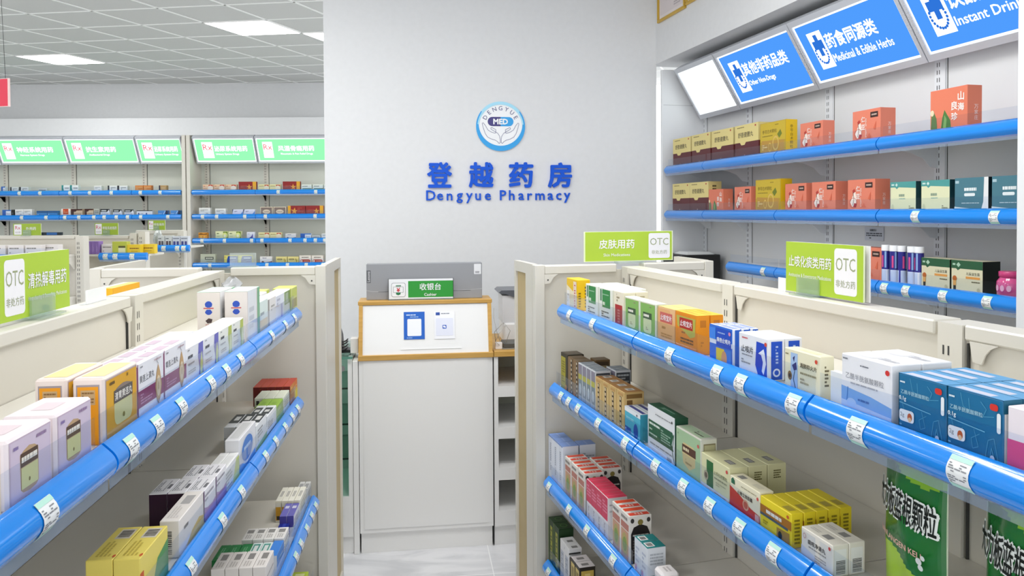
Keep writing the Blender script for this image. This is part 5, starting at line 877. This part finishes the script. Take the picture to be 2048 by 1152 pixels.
for i, (x, y, lab) in enumerate(((1.898, .05, 'navy tablet tube, first of the three on the third wall shelf'), (1.94, .05, 'navy tablet tube, second of the three on the third wall shelf'), (1.975, .056, 'navy tablet tube, third of the three on the third wall shelf'), (2.03, .05, 'navy tablet tube of the pair, the one away from the green box'), (2.062, .052, 'navy tablet tube of the pair, touching the green and cream box'))):
    o = bpy.data.objects.new('tablet_tube', TM); COL.objects.link(o); o.location = FW.w(x, y, WS3 + .0005); o.rotation_euler = (0, 0, FW.r + (0, .5, 1.1, .2, -.4)[i]); tag(o, lab, 'tube', 'navy tablet tubes')
t = thing('candy_jar', 'small pink jar at the end of the third wall shelf', 'jar', FW, 2.42, .075, WS3 + .0005)
M_PINK = mat('#d4508c', .15, 0, .6, .4); b = MB().lathe([(.03, 0), (.04, .006), (.043, .03), (.041, .05), (.033, .062), (.031, .066)], 0, 0, M_PINK, 28)
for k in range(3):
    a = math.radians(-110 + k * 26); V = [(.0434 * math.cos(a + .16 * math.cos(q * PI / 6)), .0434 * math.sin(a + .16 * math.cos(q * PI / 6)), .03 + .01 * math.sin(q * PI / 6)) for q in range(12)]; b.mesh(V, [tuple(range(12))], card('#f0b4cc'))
b.build('jar_body', t); MB().lathe([(.034, .064), (.036, .066), (.036, .08), (.034, .082)], 0, 0, mat('#c83c78', .25), 28).build('jar_lid', t)
# ------------------------------------------------------------------ small boxes on the far wall shelves: (kind, x, width, height, label)
FARK = {
 'white': ('#e6e7e2', lambda: [('l', .12, .5, .8, .8, 2, '#8d9290'), ('l', .6, .15, .9, .35, 1, '#a9adac')]),
 'whitegreen': ('#e0e6da', lambda: [('r', .1, .0, 1, .35, '#2f7a6c'), ('l', .1, .6, .6, .8, 1, '#5c6662')]),
 'tealside': ('#e2e8e6', lambda: [('p', [(0, 0), (.3, 0), (.2, .6), (.24, 1), (0, 1)], '#1f8a86'), ('l', .4, .45, .9, .65, 1, '#4a5052')]),
 'darkside': ('#e0e3de', lambda: [('r', 0, 0, .18, .3, '#24489c'), ('r', 0, .3, .18, 1, '#23282c'), ('l', .35, .3, .85, .75, 2, '#8a8f8e')]),
 'orange_far': ('#cf7a30', lambda: [('l', .08, .15, .92, .85, 4, '#e6b070')]),
 'tan': ('#b8935c', lambda: [('r', 0, 0, .18, 1, '#1f1c30'), ('l', .3, .3, .85, .7, 2, '#e0c090')]),
 'pink_far': ('#e2c09c', lambda: [('r', .55, 0, .94, .95, '#b8402f'), ('e', .72, .45, .24, .36, '#efe0cc'), ('l', .08, .66, .5, .82, 1, '#b2463a'), ('l', .08, .3, .4, .42, 1, '#a5765c')]),
 'creamfar': ('#e4dca6', lambda: [('r', .58, .0, .96, .92, '#b8462f'), ('e', .76, .42, .22, .38, '#f0e4c4'), ('l', .08, .64, .5, .82, 1, '#8a7a3c')]),
 'redgold': ('#8e1f1d', lambda: [('r', .8, 0, 1, 1, '#e0a52a'), ('p', [(.5, .1), (.56, .34), (.44, .5), (.56, .5), (.6, .74), (.65, .5), (.78, .5), (.68, .34), (.7, .1), (.6, .24)], '#e29a30'), ('l', .14, .3, .46, .6, 3, '#b04a3a')]),
 'goldred': ('#8e1f1d', lambda: [('r', 0, 0, .16, 1, '#e0a52a'), ('p', [(.22, .1), (.3, .34), (.18, .6), (.32, .52), (.4, .8), (.44, .5), (.56, .5), (.46, .34), (.46, .1), (.36, .24)], '#e29a30'), ('l', .56, .3, .9, .8, 4, '#b04a3a')]),
 'bluebox': ('#3f8ac4', lambda: [('r', 0, .6, 1, 1, '#1d5a8c'), ('l', .1, .2, .9, .4, 1, '#bcd9ec')]),
 'blackbox': ('#1f2422', lambda: [('l', .2, .3, .8, .6, 1, '#4f5a56')]),
 'orangered': ('#e6dfd6', lambda: [('r', .2, .22, .78, .98, '#c0481f'), ('l', .28, .4, .7, .8, 2, '#e0905c')]),
 'brownbox': ('#cdb698', lambda: [('p', [(0, 0), (.24, 0), (.24, .6), (.4, .62), (.5, .78), (1, .8), (1, 1), (0, 1)], '#3f1d16'), ('l', .34, .2, .9, .4, 1, '#a58a6c')]),
 'greystripe': ('#b7bab0', lambda: [('l', .1, .15, .9, .85, 4, '#6a6d66')]),
 'whiteblack': ('#e3e6ea', lambda: [('p', [(0, .55), (.7, .55), (.8, .68), (.9, .9), (1, .55), (1, 1), (0, 1)], '#23282a'), ('r', .1, .66, .64, .84, '#b9c0c2'), ('l', .1, .15, .9, .4, 2, '#9a9fb0')]),
 'whitelong': ('#e6e8e8', lambda: [('r', 0, .86, 1, 1, '#24282a'), ('e', .13, .2, .05, .36, '#33538c'), ('e', .62, .2, .05, .36, '#33538c'), ('l', .24, .3, .54, .5, 1, '#9aa0a4')]),
 'blueblack': ('#4f8fcc', lambda: [('p', [(.7, 0), (1, 0), (1, 1), (.8, 1)], '#12264a'), ('k', [(.5, .1), (.75, .9)], '#c9e0f4', .1), ('l', .06, .2, .4, .5, 1, '#a9cbe8')]),
 'whiteswoosh': ('#dfe0ee', lambda: [('p', [(0, .2), (.1, 1), (0, 1)], '#2c3a5c'), ('p', [(.7, 0), (1, .7), (1, 0)], '#5f8fd0'), ('l', .2, .5, .7, .75, 2, '#6a6f8c')]),
 'greyframe': ('#dccfb8', lambda: [('r', .05, 0, .95, .92, '#7f6f66'), ('e', .5, .4, .3, .26, '#e4d0b4'), ('l', .3, .34, .7, .46, 1, '#a08a74')]),
 'ginger': ('#e89a2a', lambda: [('p', [(.04, .72), (.96, .72), (1, .9), (.6, .82), (.3, .9), (0, .8)], '#4a2c10'), ('e', .3, .36, .12, .18, '#f0bc5c'), ('e', .68, .36, .12, .18, '#f0bc5c')]),
 'greenlime': ('#dfe2b4', lambda: [('r', .62, .05, .98, .95, '#6f8a2c'), ('e', .76, .46, .2, .36, '#d9e08c'), ('e', .74, .42, .09, .18, '#f0f0d4'), ('l', .1, .62, .58, .8, 1, '#3f5a34'), ('l', .1, .3, .4, .42, 1, '#9aa878')]),
 'purplebox': ('#dcdfe8', lambda: [('p', [(.1, 0), (.75, 0), (.75, .8), (.6, .4)], '#4a3f9c'), ('l', .1, .65, .5, .78, 1, '#8a8aa8')]),
 'bluewhitefar': ('#e3e7ee', lambda: [('r', 0, 0, .42, 1, '#2c62b4'), ('r', .42, .8, 1, 1, '#3f76c0'), ('l', .5, .3, .9, .6, 2, '#8f95a2')]),
 'lowbox': ('#d6d8d2', lambda: [('l', .1, .25, .9, .75, 1, '#8a8f90')]),
 'greylabel': ('#b9bda8', lambda: [('r', .3, .42, .88, .7, '#4a5046'), ('l', .36, .48, .82, .64, 1, '#dfe3d4'), ('l', .4, .2, .8, .3, 1, '#7a8074')]),
 'blueyellow': ('#d6cf74', lambda: [('p', [(.2, 0), (1, 0), (1, .9), (.3, .9), (.22, .5)], '#1f4ba0'), ('l', .42, .56, .9, .76, 1, '#dfe6f4'), ('k', [(.4, .16), (.7, .4), (.9, .36)], '#7fa5dc', .05), ('l', .04, .7, .18, .9, 1, '#b58a2c')]),
 'brownwave': ('#e6e3de', lambda: [('p', [(.1, 0), (1, 0), (1, .3), (.7, .2), (.4, .12), (.24, .34), (.14, .26)], '#5c2f24'), ('l', .2, .7, .85, .84, 1, '#4a5278')]),
 'lemonfar': ('#e3d68c', lambda: [('R', .12, .48, .58, .72, '#7a6a2c', .5), ('l', .18, .54, .52, .66, 1, '#e6dca8'), ('e', .82, .38, .08, .22, '#b8a24c'), ('e', .74, .56, .07, .18, '#c2ae5a')]),
 'whitered': ('#e4ddd0', lambda: [('R', .08, .06, .94, .48, '#b8402c', .5), ('e', .2, .26, .08, .16, '#e8d0c0'), ('l', .38, .18, .86, .36, 1, '#e0a894'), ('l', .2, .66, .8, .82, 1, '#4f4a48')]),
 'darkred': ('#8c1a20', lambda: [('l', .2, .3, .8, .7, 2, '#c0605c')]),
}
DESC = {'white': 'small white box', 'whitegreen': 'white box with green base', 'tealside': 'white box with teal side', 'darkside': 'white box with dark side', 'orange_far': 'rust orange box', 'tan': 'tan box with navy edge', 'pink_far': 'peach box with red picture', 'creamfar': 'cream box with red picture', 'redgold': 'dark red box with gold right edge', 'goldred': 'dark red box with gold left edge', 'bluebox': 'flat blue box', 'blackbox': 'narrow black box', 'orangered': 'white box with orange panel', 'brownbox': 'beige box with brown top', 'greystripe': 'grey striped box', 'whiteblack': 'white box with black top band', 'whitelong': 'long white box with black top edge', 'blueblack': 'sky blue box with dark corner', 'whiteswoosh': 'white box with blue swoosh', 'greyframe': 'taupe box with cream oval', 'ginger': 'orange open tray box', 'greenlime': 'cream box with lime picture', 'purplebox': 'white box with purple triangle', 'bluewhitefar': 'half blue white box', 'lowbox': 'low pale box', 'greylabel': 'grey box with dark label', 'blueyellow': 'yellow and royal blue box', 'brownwave': 'white box with brown wave', 'lemonfar': 'lemon box with dark plate', 'whitered': 'white box with red capsule', 'darkred': 'dark red box'}
ROWS = (
 (0, 'top', [('bluewhitefar', -5.465, .044, .052), ('darkside', -5.369, .089, .046), ('darkside', -5.272, .102, .046), ('lowbox', -5.069, .094, .03), ('tealside', -4.818, .089, .063), ('tealside', -4.727, .09, .063), ('white', -4.471, .082, .056), ('darkside', -4.325, .102, .056), ('darkside', -4.221, .11, .055), ('orange_far', -4.032, .088, .056), ('orange_far', -3.943, .088, .056), ('tan', -3.777, .084, .055),
   ('pink_far', -3.308, .116, .062), ('pink_far', -3.189, .12, .062), ('pink_far', -3.066, .122, .061), ('redgold', -2.924, .19, .09), ('creamfar', -2.713, .117, .06), ('creamfar', -2.593, .12, .06), ('redgold', -2.452, .187, .09), ('whitegreen', -2.251, .11, .057), ('whitegreen', -2.128, .11, .057), ('whitegreen', -2.012, .08, .056)]),
 (1, 'second', [('bluewhitefar', -5.458, .094, .062), ('blackbox', -5.362, .028, .064), ('white', -5.321, .089, .068), ('white', -5.231, .093, .068), ('bluebox', -5.091, .112, .05), ('bluebox', -4.977, .112, .05), ('orangered', -4.828, .102, .071), ('brownbox', -4.721, .122, .067), ('brownbox', -4.575, .094, .069), ('greystripe', -4.478, .06, .069), ('whiteblack', -4.406, .099, .066), ('whiteblack', -4.272, .095, .061), ('whiteblack', -4.15, .1, .06), ('whitelong', -4.019, .171, .048), ('blueblack', -3.791, .107, .047), ('blueblack', -3.657, .107, .047),
   ('white', -3.351, .123, .073), ('white', -3.178, .116, .064), ('whiteswoosh', -2.995, .117, .054), ('whiteswoosh', -2.876, .125, .054), ('greyframe', -2.695, .134, .08), ('greyframe', -2.554, .138, .08), ('goldred', -2.399, .187, .09), ('redgold', -2.208, .19, .09), ('white', -1.99, .045, .062)]),
 (2, 'third', [('ginger', -3.361, .095, .064), ('greenlime', -3.178, .135, .079), ('greenlime', -3.04, .139, .078), ('purplebox', -2.843, .088, .07), ('creamfar', -2.719, .121, .064), ('creamfar', -2.596, .128, .063), ('brownwave', -2.43, .116, .051), ('bluewhitefar', -2.268, .116, .05), ('lowbox', -2.145, .092, .028), ('white', -2.042, .09, .048)]),
 (3, 'fourth', [('lowbox', -3.86, .1, .04), ('lowbox', -3.75, .1, .045), ('greystripe', -3.63, .1, .05), ('greylabel', -3.343, .162, .097), ('blueyellow', -3.089, .146, .082), ('blueyellow', -2.938, .148, .082), ('brownwave', -2.705, .131, .068), ('lemonfar', -2.534, .122, .064), ('lemonfar', -2.408, .12, .064), ('whitered', -2.283, .128, .077), ('whitered', -2.151, .127, .076), ('darkred', -1.999, .05, .089)]))
def nth(n): return ORD[n] if n < 6 else ('seventh', 'eighth')[n - 6]
for r, rn, items in ROWS:
    seen = {}
    for k, x, w_, h in items:
        col, fn = FARK[k]; kn = 'far_%s_%d_%d' % (k, w_ * 1000, h * 1000)
        if kn not in K: kind(kn, w_ - .002, .045, h + .006, col, fn())
        side = 'left' if x < -3.46 else 'right'; key = (k, side); seen[key] = seen.get(key, 0) + 1; cnt = sum(1 for q in items if q[0] == k and ('left' if q[1] < -3.46 else 'right') == side)
        put(kn, FA, x, .03, AS[r] - .0, '%s, %son far wall %s shelf, %s unit' % (DESC[k], (nth(seen[key] - 1) + ' such ') if cnt > 1 else '', rn, side), '%s on the far %s shelf' % (DESC[k], rn) if cnt > 1 else None)

# ------------------------------------------------------------------ prescription gondola between the left gondola and the far wall
gm = thing('gondola_shelf', 'long low cream gondola shelving in front of the far wall', 'shelving', W0, -2.86, 5.0, 0)
MB().box(-1.6, .0, .008, .05, .1, 1.405, M_PANEL).build('back_panel', gm); MB().box(-1.6, -.06, -.004, .06, 1.4, 1.424, M_STEEL, .003).build('top_rail', gm)
upright(gm, -.03, 1.418, -.008, .06, 0); MB().box(-.002, .0, -.004, .05, .1, 1.41, M_STEEL).build('upright_side', gm)
MB().box(-1.6, 0, -.28, .35, .02, .09, M_STEEL).build('kick_base', gm)
for S in (1.3, 1.02): shelf_bay(gm, -1.2, -.05, S, -.27, [-.12, -.5] if S > 1.2 else (), True, .006, (-.055,))
gm2 = thing('gondola_shelf', 'middle cream gondola bay with a short blue shelf before the far wall', 'shelving', W0, -2.83, 5.62, 0)
MB().box(-.55, .02, .008, .05, .1, 1.39, M_PANEL).build('back_panel', gm2); MB().box(-.42, -.05, -.004, .06, 1.378, 1.402, M_STEEL, .003).build('top_rail', gm2)
upright(gm2, -.015, 1.42, -.008, .06, 0); upright(gm2, .05, 1.43, -.008, .06, 0); MB().box(-.55, .1, -.26, .3, .02, .09, M_STEEL).build('kick_base', gm2)
shelf_bay(gm2, -.13, .215, 1.275, -.26, (-.08, -.01, .11), False, .006, (.0,))
MB().box(-.4, -.13, -.24, .0, 1.261, 1.275, M_STEEL).prism([(-.24, 1.261), (-.2, 1.225), (.0, 1.19), (.0, 1.261)], -.134, -.13, M_STEEL).build('shelf', gm2)
gm3 = thing('gondola_shelf', 'rear cream gondola bay with a short blue shelf by the double post', 'shelving', W0, -2.84, 6.3, 0)
MB().box(-.32, .06, .008, .05, .1, 1.40, M_PANEL).build('back_panel', gm3); MB().box(-.32, .06, -.004, .06, 1.395, 1.425, M_STEEL, .003).build('top_rail', gm3)
upright(gm3, .05, 1.42, -.008, .06, 0); upright(gm3, -.3, 1.42, -.008, .06, 0); MB().box(-.32, .1, -.28, .3, .02, .09, M_STEEL).build('kick_base', gm3)
shelf_bay(gm3, -.02, .245, 1.3, -.28, (.04, .15, .2), False, .006, (.05,))
def mid_sign(x, y, z, w_, h, cn, lab, rz=0):
    L = [('r', 0, 0, 1, 1, '#9db83a'), ('r', .03, .06, .3, .94, M_SWHITE), ('t', 'Rx', .165, .66, .3, '#c9505a', {'w': .22, 'b': .2}), ('t', '处方药', .165, .26, .14, '#8d8a8a', {'w': .2, 'b': 0}), ('t', cn, .64, .58, .28, M_SWHITE, {'w': .6, 'b': .5, 'fit': 1}), ('l', .36, .2, .92, .28, 1, '#dfe8b4')]
    cat_sign(W0, x, y, z, w_, h, rz, L, lab, False, .3, .5)
mid_sign(-3.24, 5.01, 1.425, .185, .078, '外用药', 'small green sign on the long low gondola, nearest the frame edge')
mid_sign(-3.04, 5.62, 1.408, .18, .088, '呼吸系统用药', 'small green respiratory sign on the middle gondola bay', -.05)
mid_sign(-2.99, 6.31, 1.427, .15, .08, '呼吸用药', 'small green sign farthest back, beside the double post', -.1)
kind('m_white', .1, .05, .07, '#e6e0dc', [('l', .1, .6, .7, .8, 1, '#8a8680'), ('l', .1, .2, .8, .4, 1, '#a5a09a')]); kind('m_dark', .085, .05, .055, '#e3dfda', [('r', .1, .1, .8, .9, '#8c1f3c'), ('l', .2, .4, .7, .6, 1, '#e0b0b8')])
kind('m_purple', .026, .06, .092, '#8a6cae', [('l', .3, .2, .7, .8, 5, '#a890c4')]); kind('m_lime', .105, .05, .09, '#b9c04c', [('R', .42, .1, .9, .6, '#dfe0b0', .1), ('r', .42, .5, .9, .66, '#5a5a34')]); kind('m_yellow', .096, .05, .068, '#e3c332', [('l', .2, .5, .9, .7, 1, '#8a5a1c'), ('l', .3, .25, .8, .35, 1, '#a5822c')])
kind('m_grey', .055, .05, .085, '#d3d6d4', [('l', .1, .66, .9, .8, 1, '#6a6f70'), ('r', .15, .1, .45, .5, '#5c4a52'), ('r', .55, .1, .85, .5, '#5c5a62')]); kind('m_blue', .06, .05, .08, '#cfd4dc', [('r', .1, .1, .4, .5, '#4a4f8c'), ('r', .55, .1, .85, .5, '#4a4f8c'), ('l', .1, .7, .9, .85, 1, '#7a8090')])
kind('m_pen', .14, .02, .02, '#1c2a34', [('r', .3, .1, .8, .9, '#2c5f9c')])
X0 = lambda x: Frame(-2.86 + x, 5.0, 0)
for k, x, lab in (('m_dark', -.585, 'white box with crimson panel on the long low gondola'), ('m_white', -.46, 'white box with small picture on the long low gondola'), ('m_white', -.345, 'white box, second from the crimson one on the long gondola'), ('m_white', -.235, 'white box, third from the crimson one on the long gondola'), ('m_white', -.16, 'white box next to the upright on the long gondola')): put(k, X0(x), 0, -.24 if x != -.16 else -.18, 1.3, lab)
put('m_pen', X0(-.3), .0, .02, 1.424, 'dark blue marker lying on the long gondola rail')
F2 = Frame(-2.83, 5.62, 0); F3 = Frame(-2.84, 6.3, 0)
for i in range(4): put('m_purple', F2, -.255 + i * .027, -.225, 1.275, 'slim purple box on the middle gondola bay, %s from the frame edge side' % ORD[i], 'slim purple boxes')
put('m_white', F2, -.142, -.2, 1.275, 'white box with grey label beside the slim purple boxes')
put('m_lime', F2, -.045, -.235, 1.275, 'lime carton with pale label on the middle gondola bay')
for i in range(2): put('m_yellow', F2, .062 + i * .074, -.236 + .055 * i, 1.275, 'bright yellow box on the middle gondola bay, %s from the lime carton' % ORD[i], 'bright yellow boxes')
for i, (k, x) in enumerate((('m_grey', -.02), ('m_grey', .04), ('m_blue', .1), ('m_blue', .165))): put(k, F3, x, -.255, 1.3, 'pale box with dark labels on the rear bay, %s from the silver pouch' % ORD[i], 'pale boxes on the rear bay')
b = MB(); rnd = random.Random(2); V = []
for i in range(8):
    for j in range(10):
        a = 2 * PI * j / 10; v = i / 7; r = (math.sin(PI * min(.96, max(.05, v))) ** .4) * (1 + rnd.uniform(-.15, .15)); V.append((.035 * r * math.cos(a) + .01 * v, .02 * r * math.sin(a), .13 * v))
b.mesh(V, [(i * 10 + j, i * 10 + (j + 1) % 10, (i + 1) * 10 + (j + 1) % 10, (i + 1) * 10 + j) for i in range(7) for j in range(10)], mat('#b9beba', .25, .5))
tag(b.build('foil_pouch', None, F3.w(-.05, -.2, 1.301), 0), 'crumpled silver pouch beside the pale boxes on the rear bay', 'pouch')
